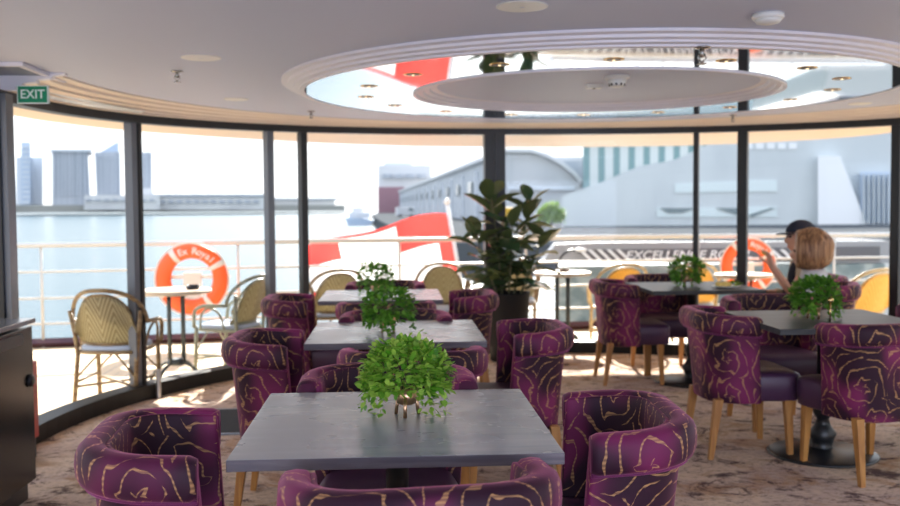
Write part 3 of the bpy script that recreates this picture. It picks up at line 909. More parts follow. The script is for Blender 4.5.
def ceil_disc(name, label, cat, px, py, r, z=ZC, h=.005, grille=True):
    p = on_ceiling(px, py, z)
    t = thing(name, label, cat, (p.x, p.y, z))
    bm = NB(); lathe(bm, [(r, 0), (r, -h*.6), (r*.93, -h), (r*.86, -h)], 36); obj('rim', bm, M['white'], t, smooth=True)
    bm = NB(); lathe(bm, [(r*.86, -h*.7), (r*.4, -h*.9), (.01, -h)], 36); obj('grille', bm, M['ceil'], t, smooth=True)
    return t
ceil_disc('ceiling_speaker', 'round white ceiling speaker at top centre of the view', 'speaker', 522, 6, .10)
ceil_disc('ceiling_speaker', 'round flush ceiling speaker left of the oval mirror, nearer one', 'speaker', 201, 57.5, .10)
ceil_disc('ceiling_speaker', 'small faint round ceiling plate beyond the left speaker', 'speaker', 236, 99, .085)
ceil_disc('ceiling_speaker', 'small round ceiling plate at right beyond the mirror ring', 'speaker', 860, 103.5, .085)
p = on_ceiling(768, 14, ZC)
t = thing('dome_fitting', 'cream domed ceiling fitting near the top right', 'ceiling fitting', (p.x, p.y, ZC))
bm = NB(); lathe(bm, [(.062, 0), (.064, -.014), (.058, -.022)], 30); obj('base', bm, M['white'], t, smooth=True)
bm = NB(); lathe(bm, [(.057, -.02), (.045, -.036), (.02, -.042)], 30); obj('dome', bm, M['white'], t, smooth=True)
p = on_ceiling(617, 76, Z(.752))
t = thing('smoke_detector', 'white smoke detector dome at the middle of the oval ceiling centre', 'smoke detector', (p.x, p.y, Z(.752)))
bm = NB(); lathe(bm, [(.072, 0), (.074, -.012), (.06, -.022)], 30); obj('base', bm, M['white'], t, smooth=True)
bm = NB(); lathe(bm, [(.058, -.02), (.046, -.05), (.036, -.062), (.02, -.066)], 30); obj('head', bm, M['white'], t, smooth=True)
bm = NB()
for i in range(10):
    a = 2*PI*i/10; box(bm, (.044*math.cos(a), .044*math.sin(a), -.048), (.008, .012, .018), rz=a)
obj('vents', bm, M['black'], t)
p = on_ceiling(594, 84.5, Z(.752))
t = thing('sensor_box', 'small white rectangular sensor left of the smoke detector', 'sensor', (p.x, p.y, Z(.752)))
bm = NB(); box(bm, (0, 0, -.012), (.11, .08, .024), taper=.8); obj('housing', bm, M['white'], t, bevel=.004)
bm = NB(); lathe(bm, [(.012, -.024), (.008, -.028)], 12); obj('lens', bm, M['frame_grey'], t)
def sprinkler(px, py, z, label, big=1.0):
    p = on_ceiling(px, py, z)
    t = thing('sprinkler', label, 'sprinkler', (p.x, p.y, z))
    bm = NB(); lathe(bm, [(.030*big, 0), (.028*big, -.006), (.012*big, -.010)], 20); obj('escutcheon', bm, M['nickel'], t, smooth=True)
    bm = NB(); tube(bm, [(0, 0, -.005), (0, 0, -.035*big)], .008*big, 8)
    for s in (-1, 1): tube(bm, [(s*.008*big, 0, -.022*big), (s*.014*big, 0, -.036*big), (0, 0, -.052*big)], .003*big, 6)
    obj('body', bm, M['nickel'], t, smooth=True)
    bm = NB(); lathe(bm, [(.016*big, -.054*big), (.018*big, -.057*big), (.004, -.058*big)], 14); obj('deflector', bm, M['nickel'], t)
sprinkler(177, 71, ZC, 'nickel ceiling sprinkler just left below the left speaker', 1.1)
sprinkler(311, 111, ZC, 'small ceiling sprinkler left of the oval, near the window head')
sprinkler(733, 115, ZC, 'small ceiling sprinkler beyond the right of the oval, near window head')
sprinkler(702, 47, ZM, 'large chrome sprinkler hanging from the mirror ring, right of centre', 1.35)
# ceiling hatch and exit sign
p = on_ceiling(5, 71, ZC)
h = thing('ceiling_hatch', 'recessed ceiling hatch with white trim above and left of exit sign', 'ceiling hatch', (p.x-.12, p.y, ZC))
bm = NB(); box(bm, (0, 0, -.008), (.62, .60, .014)); obj('panel', bm, M['frame_grey'], h)
bm = NB(); box(bm, (0, -.31, -.011), (.68, .03, .020)); box(bm, (0, .31, -.011), (.68, .03, .020)); box(bm, (.32, 0, -.011), (.03, .62, .020)); obj('trim', bm, M['mould'], h)
YS = 5.36
c = at(32.5, 94.5, YS); a0 = at(18, 94.5, YS); a1 = at(48, 94.5, YS); b0 = at(32, 86, YS); b1 = at(32, 103, YS)
t = thing('exit_sign', 'green EXIT sign under the white cornice end by the left window', 'sign', c)
sw, sh = a1.x-a0.x, b0.z-b1.z
bm = NB(); box(bm, (0, .009, 0), (sw, .018, sh)); obj('panel', bm, M['green_sign'], t, bevel=.001)
bm = NB(); 
for sx, sz, w_, h_ in ((0, sh/2, sw+.008, .004), (0, -sh/2, sw+.008, .004), (-sw/2, 0, .004, sh), (sw/2, 0, .004, sh)): box(bm, (sx, .011, sz), (w_, .024, h_))
obj('border', bm, M['sign_text'], t)
bm = text_bm('EXIT', sh*.74, .002); bmesh.ops.transform(bm, matrix=STAND, verts=bm.verts); 
w0 = max(v.co.x for v in bm.verts)-min(v.co.x for v in bm.verts)
for v in bm.verts: v.co.x *= sw*.80/w0
obj('lettering', bm, M['sign_text'], t, loc=(0, -.001, 0))

# ================================================================== RATTAN CHAIRS ON DECK
def arc(p0, p1, h, n=10, up=Vector((0, 0, 1)), pw=1.0):
    p0, p1 = Vector(p0), Vector(p1)
    return [p0.lerp(p1, i/n)+up*h*math.sin(PI*i/n)**pw for i in range(n+1)]
def make_rattan(mf, mw, label):
    root = thing('rattan_armchair', label, 'chair')
    # seat pad + frame
    bm = NB(); rows = []
    outl = [(math.copysign(abs(math.cos(a))**.5, math.cos(a)), math.copysign(abs(math.sin(a))**.5, math.sin(a))) for a in [2*PI*i/28 for i in range(28)]]
    for z, sc in ((.425, .96), (.432, 1), (.452, 1), (.460, .94), (.463, .5)):
        rows.append([bm.verts.new((x*.225*sc, y*.215*sc+.02, z)) for x, y in outl])
    grid_faces(bm, rows, closed_u=True); bm.faces.new(rows[0][::-1]); bm.faces.new(rows[-1]); obj('seat', bm, M['pad'], root, smooth=True)
    bm = NB(); tube(bm, [(x*.232, y*.222+.02, .415) for x, y in outl], .014, 8, closed=True); obj('seat_frame', bm, mf, root, smooth=True)
    # woven back: curved panel with arched top
    bm = NB(); rows = []
    NVb, NUb = 10, 16
    for i in range(NVb+1):
        t = i/NVb; r = []
        for j in range(NUb+1):
            u = -1+2*j/NUb
            top = .46+.38*math.sqrt(max(0, 1-(abs(u)*.97)**2.6))
            z = .47+(top-.47)*t if top > .47 else .47
            wz = .205+.02*t
            r.append(bm.verts.new((u*wz, -.185-.10*t*1.0+.09*u*u, z)))
        rows.append(r)
    grid_faces(bm, rows, uvs=lambda i, j: (j*.026, i*.037))
    o = obj('woven_back', bm, mw, root, smooth=True); sd = o.modifiers.new('thick', 'SOLIDIFY'); sd.thickness = .012
    # hoop frame round the back
    bm = NB(); pts = []
    for j in range(25):
        u = -math.cos(PI*j/24); w_ = math.sqrt(max(0, 1-abs(u)**2.6))
        pts.append((u*.278, -.305+.195*u*u, .63+.245*w_))
    tube(bm, pts, .016, 8)
    inn = []
    for j in range(25):
        u = -math.cos(PI*j/24); top = .46+.38*math.sqrt(max(0, 1-(abs(u)*.97)**2.6)); t = (top-.47)/.38
        inn.append((u*(.208+.02*t), -.185-.10*t+.09*u*u, top))
    tube(bm, inn, .010, 8); obj('back_hoop', bm, mf, root, smooth=True)
    bm = NB(); tube(bm, [(-.21, -.10, .475), (-.1, -.165, .472), (0, -.186, .472), (.1, -.165, .472), (.21, -.10, .475)], .012, 8); obj('back_rail', bm, mf, root, smooth=True)
    # arms: sweep from the hoop shoulder to the front legs
    for s in (-1, 1):
        bm = NB()
        tube(bm, cat_rom([(s*.278, -.112, .635), (s*.287, .0, .632), (s*.286, .12, .625), (s*.272, .205, .575), (s*.255, .225, .44)], 5), .016, 8)
        tube(bm, cat_rom([(s*.235, -.06, .43), (s*.262, -.03, .56), (s*.27, .06, .61), (s*.262, .14, .56), (s*.245, .17, .43)], 5), .010, 8)
        obj('arm', bm, mf, root, smooth=True)
    for sx in (-1, 1):
        bm = NB(); tube(bm, [(sx*.238, .225, .45), (sx*.235, .215, .42), (sx*.235, .235, 0)], .0165, 10); obj('leg', bm, mf, root, smooth=True)
        bm = NB(); tube(bm, [(sx*.262, -.19, .72), (sx*.235, -.17, .55), (sx*.218, -.17, .40), (sx*.225, -.24, 0)], .0165, 10); obj('leg', bm, mf, root, smooth=True)
    bm = NB()
    tube(bm, [(-.22, -.215, .17), (.235, .228, .17)], .010, 6); tube(bm, [(.22, -.215, .17), (-.235, .228, .17)], .010, 6)
    for a, b in (((-.22, -.2, .2), (-.235, .225, .2)), ((.22, -.2, .2), (.235, .225, .2))): tube(bm, [a, b], .010, 6)
    for s in (-1, 1):
        tube(bm, [(s*.222, -.20, .23), (s*.06, -.17, .405)], .008, 6); tube(bm, [(s*.235, .225, .23), (s*.06, .2, .405)], .008, 6)
    obj('stretcher', bm, mf, root, smooth=True)
    return root
ra = make_rattan(M['rattan'], M['weave'], 'x'); rg = make_rattan(M['rattan_grey'], M['weave'], 'x'); ry = make_rattan(M['rattan_pale'], M['weave_yellow'], 'x')
rats = [(ra, -2.08, 7.08, -6, 'olive woven rattan armchair with its back to the leftmost big window'),
        (rg, -1.42, 8.25, 68, 'sage green rattan armchair seen from its side, right of the round bistro table'),
        (ra, -.60, 9.02, 20, 'brown rattan armchair outside, just right of the two slim window posts'),
        (ra, .47, 9.35, 178, 'olive rattan armchair outside in front of the red and white flag'),
        (ra, 1.28, 10.08, 170, 'rattan armchair outside half hidden behind the rubber plant'),
        (ry, 2.28, 9.42, 2, 'yellow rattan armchair outside right of the small cream table'),
        (ry, 3.02, 9.45, -4, 'yellow rattan armchair outside behind the plant of far right table'),
        (ry, 4.22, 8.3, 20, 'yellow rattan armchair outside at the right edge beside the window post')]
used = set()
for root, x, y, rz, lab in rats:
    if root not in used:
        used.add(root); root.location = (x, y, DK); root.rotation_euler.z = R_(rz); root['label'] = lab; root['group'] = 'rattan chairs on the deck'
    else: dup(root, lab, (x, y, DK), rz, 'rattan chairs on the deck')
# bistro tables
def bistro(label, x, y, dia, rz=0):
    root = thing('bistro_table', label, 'table', (x, y, DK), rz, 'round cafe tables on the deck')
    bm = NB(); lathe(bm, [(.02, .765), (dia/2-.008, .765), (dia/2, .772), (dia/2, .788), (dia/2-.008, .795), (.02, .795)], 40); obj('tabletop', bm, M['cafe_top'], root, smooth=False)
    bm = NB()
    for sx, sy in ((-1, -1), (1, -1), (1, 1), (-1, 1)): tube(bm, [(sx*.055, sy*.055, .76), (sx*.055, sy*.055, .20)], .011, 8)
    obj('column', bm, M['iron'], root, smooth=True)
    bm = NB(); lathe(bm, [(.09, .74), (.15, .755), (.15, .766), (.02, .766)], 20); obj('top_plate', bm, M['iron'], root)
    bm = NB(); lathe(bm, [(.05, .17), (.085, .185), (.085, .205), (.05, .225), (.02, .225)], 16); obj('hub', bm, M['iron'], root, smooth=True)
    for i in range(4):
        a = PI/4+PI/2*i; c_, s_ = math.cos(a), math.sin(a)
        bm = NB(); tube(bm, cat_rom([(.05*c_, .05*s_, .20), (.15*c_, .15*s_, .165), (.24*c_, .24*s_, .08), (.275*c_, .275*s_, .012)], 5), .013, 8)
        lathe(bm, [(.022, 0), (.022, .016), (.01, .02)], 10, (.275*c_, .275*s_, 0)); obj('leg', bm, M['iron'], root, smooth=True)
    return root
bistro('round bistro table with black iron legs between the two left deck chairs', -1.80, 7.78, .58, 20)
bistro('small round cream table outside behind the rubber plant', 1.68, 9.33, .58)
bistro('round cream table outside in front of the right-hand life ring', 3.33, 8.78, .55)
def ashtray(label, x, y, m_):
    root = thing('ashtray', label, 'ashtray', (x, y, DK+.795), 0, 'ashtrays on deck tables')
    bm = NB(); lathe(bm, [(.045, 0), (.055, .006), (.055, .035), (.048, .035), (.044, .012), (.01, .012)], 20); obj('bowl', bm, m_, root, smooth=True)
ashtray('dark ashtray on the left bistro table', -1.66, 7.78, M['ash'])
ashtray('brown ashtray on the small cream table behind the rubber plant', 1.70, 9.33, M['ash_brown'])

# ================================================================== LIFE RINGS
def life_ring(label, px, py, Y, rad, words_):
    c = at(px, py, Y)
    root = thing('life_ring', label, 'life ring', c, 0, 'orange life rings on the railing')
    bm = NB(); tube(bm, [(rad*.80*math.cos(2*PI*i/48), 0, rad*.80*math.sin(2*PI*i/48)) for i in range(48)], rad*.215, 14, closed=True)
    for v in bm.verts: v.co.y *= .6
    obj('ring', bm, M['orange'], root, smooth=True)
    for q in (28, 126, 208, 306):
        bm = NB(); aa = [R_(q-5+10*i/4) for i in range(5)]
        tube(bm, [(rad*.80*math.cos(a), 0, rad*.80*math.sin(a)) for a in aa], rad*.222, 14)
        for v in bm.verts: v.co.y *= .62
        obj('band', bm, M['band'], root, smooth=True)
    bm = NB(); tube(bm, [((rad*1.04)*math.cos(2*PI*i/48), -.01, (rad*1.04)*math.sin(2*PI*i/48)) for i in range(48)], .009, 6, closed=True); obj('rope', bm, M['band'], root, smooth=True)
    bm = NB(); n = len(words_)
    for i, ch in enumerate(words_):
        if ch == ' ': continue
        a = R_(77)-(i-(n-1)/2)*R_(9.8)
        tb = text_bm(ch, rad*.27, .003)
        mtx = Matrix.Translation((rad*.80*math.cos(a), -rad*.215*.6-.002, rad*.80*math.sin(a))) @ Matrix.Rotation(-(a-PI/2), 4, 'Y') @ STAND
        bmesh.ops.transform(tb, matrix=mtx, verts=tb.verts)
        me = bpy.data.meshes.new('t'); tb.to_mesh(me); tb.free(); bm.from_mesh(me); bpy.data.meshes.remove(me)
    obj('lettering', bm, M['white'], root)
    bm = NB(); box(bm, (0, .045, .02), (rad*2.1, .03, .035)); box(bm, (0, .03, -.10), (rad*.5, .05, rad*.9)); obj('bracket', bm, M['band'], root, bevel=.004)
    return root
life_ring('orange life ring on the railing behind the left bistro table', 192, 279, 10.13, .375, 'Ex Royal')
life_ring('orange life ring on the railing left of the seated couple', 748, 266, 10.93, .325, 'Ex Royal')

# ================================================================== FLAG
fp0, fp1 = at(464, 300, 11.35), at(447, 204, 11.75)
fl = thing('flag_pole', 'white stern flag pole leaning outside the railing', 'flag pole', fp0)
d = fp1-fp0
bm = NB(); tube(bm, [-d*.45, d], .024, 10); obj('pole', bm, M['white'], fl, smooth=True)
bm = NB(); ball(bm, d+Vector((0, 0, .03)), .045); obj('finial', bm, M['white'], fl, smooth=True)
def flag_mat():
    mt = mat('flag_cloth', (0.7, 0.05, 0.05), 0.8); k = N(mt)
    uv = k.obj(uv=True); sp = k.n('ShaderNodeSeparateXYZ'); k.set(sp.inputs[0], uv)
    u, v = sp.outputs[0], sp.outputs[1]
    au = k.math('ABSOLUTE', k.math('SUBTRACT', u, .56)); av = k.math('ABSOLUTE', k.math('SUBTRACT', v, .5))
    vert = k.math('MULTIPLY', k.math('LESS_THAN', au, .20), k.math('LESS_THAN', av, .46))
    hor = k.math('MULTIPLY', k.math('LESS_THAN', av, .17), k.math('LESS_THAN', au, .47))
    c = k.mix(k.math('MAXIMUM', vert, hor), (0.74, 0.06, 0.05), (0.85, 0.82, 0.80))
    k.col(c)
    tl = k.n('ShaderNodeBsdfTranslucent'); k.t.links.new(c, tl.inputs[0])
    mx = k.n('ShaderNodeMixShader'); mx.inputs[0].default_value = .55
    k.t.links.new(k.b.outputs[0], mx.inputs[1]); k.t.links.new(tl.outputs[0], mx.inputs[2])
    k.t.links.new(mx.outputs[0], k.t.nodes['Material Output'].inputs[0])
    return mt
M['flag'] = flag_mat()
bm = NB(); rows = []
top_h, bot_h = fp0.lerp(fp1, .90), fp0.lerp(fp1, -.10)
for i in range(25):
    v = i/24; r = []
    for j in range(41):
        u = j/40
        h0 = top_h.lerp(bot_h, v)
        x = h0.x - 0.03 - u*1.78
        z = h0.z - .42*u**1.3*(1-v)*1.0 - .10*u*v*0 + .03*math.sin(u*9+v*2)
        y = h0.y + .16*math.sin(u*7.5+v*2.6)*u**.6 + .05*math.sin(u*15-v*5)*u
        r.append(bm.verts.new((x, y, z)))
    rows.append(r)
grid_faces(bm, rows, uvs=lambda i, j: (j/40, 1-i/24))
tag(obj('flag', bm, M['flag'], smooth=True), 'large red flag with white cross hanging from the stern pole', 'flag')

# ================================================================== GANGWAY BOARD OUTSIDE THE RAILING
GY = 12.3
def gpt(px, py, Y=GY): return at(px, py, Y)
g0, g1 = gpt(548, 262), gpt(890, 262)
gw = thing('gangway', 'grey folded gangway with striped name board lettered in white beyond the railing', 'gangway', g0)
M['board'] = mat('board_grey', (0.10, 0.10, 0.115), 0.5); M['board_light'] = mat('board_light', (0.26, 0.27, 0.29), 0.45); M['board_white'] = mat('board_white', (0.72, 0.73, 0.75), 0.5)
def L(p): return p-g0
bm = NB(); prism(bm, [L(gpt(542, 262)), L(gpt(556, 244)), L(gpt(600, 242.5)), L(gpt(890, 241)), L(gpt(890, 263))], (0, .25, 0)); obj('side_panel', bm, M['board_light'], gw)
bm = NB(); prism(bm, [L(gpt(572, 250, GY-.02)), L(gpt(880, 246.5, GY-.02)), L(gpt(880, 260.5, GY-.02)), L(gpt(592, 260.5, GY-.02))], (0, .03, 0)); obj('name_board', bm, M['board'], gw)
for x0 in (578, 587.5, 597, 606.5, 616, 760, 770, 780, 790, 800):
    bm = NB(); prism(bm, [L(gpt(x0, 249.6, GY-.035)), L(gpt(x0+4, 249.6, GY-.035)), L(gpt(x0+15, 260, GY-.035)), L(gpt(x0+11, 260, GY-.035))], (0, .02, 0)); obj('stripe', bm, M['board_white'], gw)
def put_text(s, pxa, pxb, pyc, hpx, name, m_, Y, par, shear=.25):
    tb = text_bm(s, 1.0, .004, shear); xs = [v.co.x for v in tb.verts]; ys = [v.co.y for v in tb.verts]
    a, b = at(pxa, pyc, Y), at(pxb, pyc, Y); hh = hpx*Y/F
    sx = (b.x-a.x)/(max(xs)-min(xs)); sy = hh/(max(ys)-min(ys)); cx0 = (max(xs)+min(xs))/2; cy0 = (max(ys)+min(ys))/2
    for v in tb.verts: v.co.x = (v.co.x-cx0)*sx; v.co.y = (v.co.y-cy0)*sy
    bmesh.ops.transform(tb, matrix=STAND, verts=tb.verts)
    return obj(name, tb, m_, par, loc=(a+b)/2-g0)
put_text('EXCELLENCE ROYAL', 626, 752, 254.5, 8.5, 'lettering', M['board_white'], GY-.04, gw)
for pyy in (243.5, 236.5):
    bm = NB(); tube(bm, [L(gpt(600, pyy+2, GY+.1)), L(gpt(612, pyy, GY+.1)), L(gpt(745, pyy, GY+.1)), L(gpt(888, pyy, GY+.1))], .013, 8); obj('handrail', bm, M['rail'], gw, smooth=True)
for px in (612, 662, 702, 790, 860):
    bm = NB(); tube(bm, [L(gpt(px, 262, GY+.1)), L(gpt(px, 236.5, GY+.1))], .012, 8); obj('stanchion', bm, M['rail'], gw, smooth=True)
# hull of the vessel moored astern, which carries it
bm = NB(); prism(bm, [(2.15, 12.26, -2.95), (6.6, 12.26, -2.95), (6.9, 16.5, -2.95), (3.0, 16.5, -2.95)], (0, 0, 3.54))
M['hull'] = mat('grey_green_hull', (0.26, 0.31, 0.31), 0.4); k = N(M['hull']); k.col(k.mix(k.sstep(k.noise(k.obj(), 3.5, 4), .4, .65), (0.14, 0.19, 0.20), (0.34, 0.38, 0.37)))
tag(obj('moored_hull', bm, M['hull']), 'blotchy grey green hull moored below the gangway with the name board', 'boat')
# lamp on gooseneck
q = at(556, 272, 11.25)
t = thing('deck_lamp', 'curved black gooseneck lamp rising beside the small cream table outside', 'lamp', (q.x, q.y, DK))
bm = NB(); tube(bm, cat_rom([(0, 0, 0), (0, 0, .62), (.03, 0, .78), (.12, 0, .90), (.24, 0, .93)], 5), .014, 8); obj('neck', bm, M['black'], t, smooth=True)
bm = NB(); ball(bm, (.30, 0, .925), .05, (1.6, .9, .5)); obj('lamp_head', bm, M['board_white'], t, smooth=True)
bm = NB(); lathe(bm, [(.06, 0), (.06, .02), (.02, .03)], 16); obj('base', bm, M['black'], t)

# ================================================================== PEOPLE
def rotz(v, a): return Matrix.Rotation(a, 3, 'Z') @ Vector(v)
def hand_chain(verts, edges, wrist_i, wrist, dirv, side, curl=.5):
    """palm + five fingers; dirv: finger direction, side: towards the thumb"""
    dirv = Vector(dirv).normalized(); side = (Vector(side)-dirv*Vector(side).dot(dirv)).normalized(); nrm = dirv.cross(side)
    w = Vector(wrist)
    verts.append((w+dirv*.045, (.036, .020))); pi = len(verts)-1; edges.append((wrist_i, pi))
    for kx, ln in ((.028, .070), (.009, .080), (-.010, .074), (-.028, .058)):
        k0 = w+dirv*.080+side*kx
        verts.append((k0, .0105)); a = len(verts)-1; edges.append((pi, a))
        p1 = k0+dirv*ln*.5+nrm*ln*.25*curl; verts.append((p1, .009)); b = len(verts)-1; edges.append((a, b))
        p2 = p1+dirv*ln*.30+nrm*ln*.55*curl; verts.append((p2, .0075)); c_ = len(verts)-1; edges.append((b, c_))
    t1 = w+dirv*.035+side*.040+nrm*.010; verts.append((t1, .011)); a = len(verts)-1; edges.append((pi, a))
    t2 = w+dirv*.068+side*.058+nrm*.028*curl*2; verts.append((t2, .009)); edges.append((a, a+1))
    t3 = w+dirv*.090+side*.052+nrm*.045*curl*2; verts.append((t3, .0075)); edges.append((a+1, a+2))
def head_bm(c, yaw, pitch=0, hs=1.0):
    """head facing local +Y, scaled to ~0.23 m tall, eyes, nose, mouth, ears"""
    bm = NB(); bmesh.ops.create_uvsphere(bm, u_segments=28, v_segments=20, radius=1)
    for v in bm.verts:
        x, y, z = v.co
        sx = .076*(1-.22*max(0, -z)**1.3); sy = .096*(1-.10*max(0, -z))
        X, Y, Zz = x*sx, y*sy, z*.118
        if y > .5 and z < .1: Y += .006*(y-.5)*2
        if z < -.55 and y > .2: Y += .014; 
        if y > .75 and abs(x) < .30 and -.32 < z < .12:      # nose
            Y += .026*(1-abs(x)/.30)*(1-abs(z+.20)/.36 if abs(z+.20) < .36 else 0)
        if y > .7 and .02 < z < .2 and .18 < abs(x) < .6: Y -= .007   # eye sockets
        v.co = (X, Y, Zz)
    for s in (-1, 1):
        ball(bm, (s*.078, -.008, -.012), .03, (.35, .7, 1.05), 10)
    mtx = Matrix.Translation(c) @ Matrix.Rotation(yaw, 4, 'Z') @ Matrix.Rotation(pitch, 4, 'X') @ Matrix.Scale(pitch and 1 or hs, 4)
    bmesh.ops.transform(bm, matrix=mtx, verts=bm.verts)
    return bm, mtx
def join_bm(a, b):
    me = bpy.data.meshes.new('j'); b.to_mesh(me); b.free(); a.from_mesh(me); bpy.data.meshes.remove(me)
def seated(label, loc, yaw_deg, lean, head_yaw, near_fore, m_top, m_inner, m_leg, neck=.19, headtop=1.24, hs=1.0):
    """faces local +Y, seated; pelvis at 0.50"""
    root = thing('person', label, 'person', loc, yaw_deg)
    hz = headtop-.125
    ch = Vector((0, lean*.6, hz-.30)); sh = hz-neck
    V = []; E = []
    def add(p, r, par=None):
        V.append((Vector(p), r)); i = len(V)-1
        if par is not None: E.append((par, i))
        return i
    pel = add((0, -.02, .55), (.155, .12)); wa = add((0, .0+lean*.25, .68), (.145, .105), pel); chs = add((0, lean*.6, sh-.12), (.165, .115), wa)
    nb = add((0, lean*.9, sh), (.08, .07), chs); nk = add((0, lean+.01, hz-neck*.55), .056, nb); hd = add((0, lean+.02, hz-.02), .062, nk)
    arms = {}
    for s in (-1, 1):
        shd = add((s*.175, lean*.8, sh-.045), .062, chs)
        if s == -1 and near_fore:            # raised forearm bringing food up
            el = add((s*.235, lean+.17, sh-.25), .045, shd); wr = add((s*.17, lean+.31, sh-.03), .029, el)
            hand_chain(V, E, wr, V[wr][0], (.05, .25, .95), (.9, .2, 0), .7); arms[s] = (V[shd][0], V[el][0], V[wr][0])
        else:
            el = add((s*.25, lean+.05, sh-.31), .045, shd); wr = add((s*.16, lean+.25, min(.64, sh-.2)), .030, el)
            hand_chain(V, E, wr, V[wr][0], (-s*.35, .95, -.1), (-s*.9, -.3, .1), .5); arms[s] = (V[shd][0], V[el][0], V[wr][0])
        hip = add((s*.10, .02, .545), .085, pel); kn = add((s*.12, .42, .53), .062, hip); ank = add((s*.12, .44, .10), .042, kn); toe = add((s*.125, .58, .045), .036, ank)
    body = skin(V, E, 2)
    hb, mtx = head_bm((0, lean+.035, hz), R_(head_yaw), 0, hs); join_bm(body, hb)
    obj('body', body, M['skin'], root, smooth=True)
    # clothing
    V2 = [(V[pel][0]+Vector((0, 0, -.02)), (.17, .135)), (V[wa][0], (.165, .125)), (V[chs][0], (.187, .135)), (V[nb][0]+Vector((0, 0, .012)), (.10, .085))]; E2 = [(0, 1), (1, 2), (2, 3)]
    for s in (-1, 1):
        a, b, c_ = arms[s]
        V2.append((a, .078)); V2.append((a.lerp(b, .55), .066)); i = len(V2)-2; E2 += [(2, i), (i, i+1)]
        if not (s == -1 and near_fore):
            V2.append((b, .058)); V2.append((b.lerp(c_, .8), .045)); E2 += [(i+1, i+2), (i+2, i+3)]
    obj('jacket', skin(V2, E2, 2), m_top, root, smooth=True)
    V3 = [(V[pel][0]-Vector((0, 0, .01)), (.165, .125))]; E3 = []
    for s in (-1, 1):
        b0 = len(V3); V3 += [(Vector((s*.10, .02, .545)), .097), (Vector((s*.12, .42, .53)), .074), (Vector((s*.12, .44, .12)), .058)]; E3 += [(0, b0), (b0, b0+1), (b0+1, b0+2)]
    obj('trousers', skin(V3, E3, 2), m_leg, root, smooth=True)
    for s in (-1, 1):
        obj('shoe', skin([(Vector((s*.12, .41, .055)), .05), (Vector((s*.125, .52, .045)), .046), (Vector((s*.127, .62, .038)), .038)], [(0, 1), (1, 2)], 1), M['dark_cloth'], root, smooth=True)
    for s in (-1, 1):
        bm = NB(); q = mtx @ Vector((s*.030, .088, .012)); ball(bm, q, .011, seg=10); obj('eye', bm, M['eye'], root, smooth=True)
    bm = NB(); ball(bm, mtx @ Vector((0, .094, -.062)), .02, (1.1, .35, .3), 10); obj('mouth', bm, M['lip'], root, smooth=True)
    return root, mtx, (V, nb, chs, lean, sh, hz)
# woman: seen from behind her left shoulder, facing left and away
wx, wy = 3.16, 6.86
wom, mtx, info = seated('person with auburn bob in light grey top lifting food, behind right-hand table plant', (wx, wy, 0), 62, .02, 8, False, M['grey_cloth'], None, M['dark_cloth'], neck=.140, headtop=1.15, hs=1.12)
bm = NB(); bmesh.ops.create_uvsphere(bm, u_segments=32, v_segments=22, radius=1)
for v in list(bm.verts):
    x, y, z = v.co
    w_ = 1.0+.20*max(0, -z-.05)
    rgh = .012*math.sin(14*math.atan2(y, x)+3*z)
    X, Y, Zz = x*(.132+rgh)*w_, (y*(.138+rgh)-.020)*1.0, z*.150+.022
    if z < -.62: Zz = -.075-(-.62-z)*.12
    if y > .45: Y = .075+(y-.45)*.02                    # open at the face
    v.co = (X, Y, Zz)
bmesh.ops.transform(bm, matrix=mtx, verts=bm.verts)
obj('hair', bm, M['hair'], wom, smooth=True)
# man beyond her in navy cap, profile to the left
man, mtx, info = seated('person in navy cap and beige jacket, raised hand holding food, beside the woman', (3.44, 7.62, 0), 82, .03, 6, True, M['beige_cloth'], None, M['dark_cloth'], headtop=1.235, hs=1.12)
bm = NB(); bmesh.ops.create_uvsphere(bm, u_segments=28, v_segments=18, radius=1)
for v in bm.verts:
    x, y, z = v.co; v.co = (x*.088, y*.112-.006, max(-.02, z)*.092+.045)
bmesh.ops.transform(bm, matrix=mtx, verts=bm.verts)
cap = obj('cap', bm, M['navy'], man, smooth=True)
bm = NB(); rows = []
for lay in (0, -.008):
    pts = []
    for i in range(15):
        a = PI*i/14
        pts.append(Vector((.082*math.cos(a), .075+.105*math.sin(a), .050+lay-.018*math.sin(a)-.010*abs(math.cos(a))**2)))
    rows.append(pts)
top = [bm.verts.new(p) for p in rows[0]]; bot = [bm.verts.new(p) for p in rows[1]]
bm.faces.new(top); bm.faces.new(bot[::-1])
for i in range(15): bm.faces.new((top[i], bot[i], bot[(i+1) % 15], top[(i+1) % 15]))
bmesh.ops.transform(bm, matrix=mtx, verts=bm.verts); obj('cap_brim', bm, M['navy'], man)
bm = NB(); bmesh.ops.create_uvsphere(bm, u_segments=20, v_segments=12, radius=1)
for v in bm.verts:
    x, y, z = v.co; v.co = (x*.083, min(.02, y*.105)-.008, z*.07-.01)
bmesh.ops.transform(bm, matrix=mtx, verts=bm.verts); obj('hair', bm, M['hair_grey'], man, smooth=True)
V, nb, chs, lean, sh, hz = info
bm = skin([(V[nb][0]+Vector((0, .02, .02)), (.075, .07)), (V[chs][0]+Vector((0, .055, .03)), (.075, .10)), (V[chs][0]+Vector((0, .06, -.16)), (.06, .10))], [(0, 1), (1, 2)], 2)
obj('inner_shirt', bm, M['navy'], man, smooth=True)
wr = Vector((-.17, lean+.31, sh-.03))
fd = man.matrix_basis
bpy.context.view_layer.update()
tip = man.matrix_world @ (wr+Vector((.02, .045, .105)))
bm = NB(); ball(bm, (0, 0, 0), .024, (1.3, 1, .8), 12); o = obj('snack', bm, M['food'], smooth=True, loc=tip); tag(o, 'small yellow snack held in the raised hand of the man in the cap', 'food')

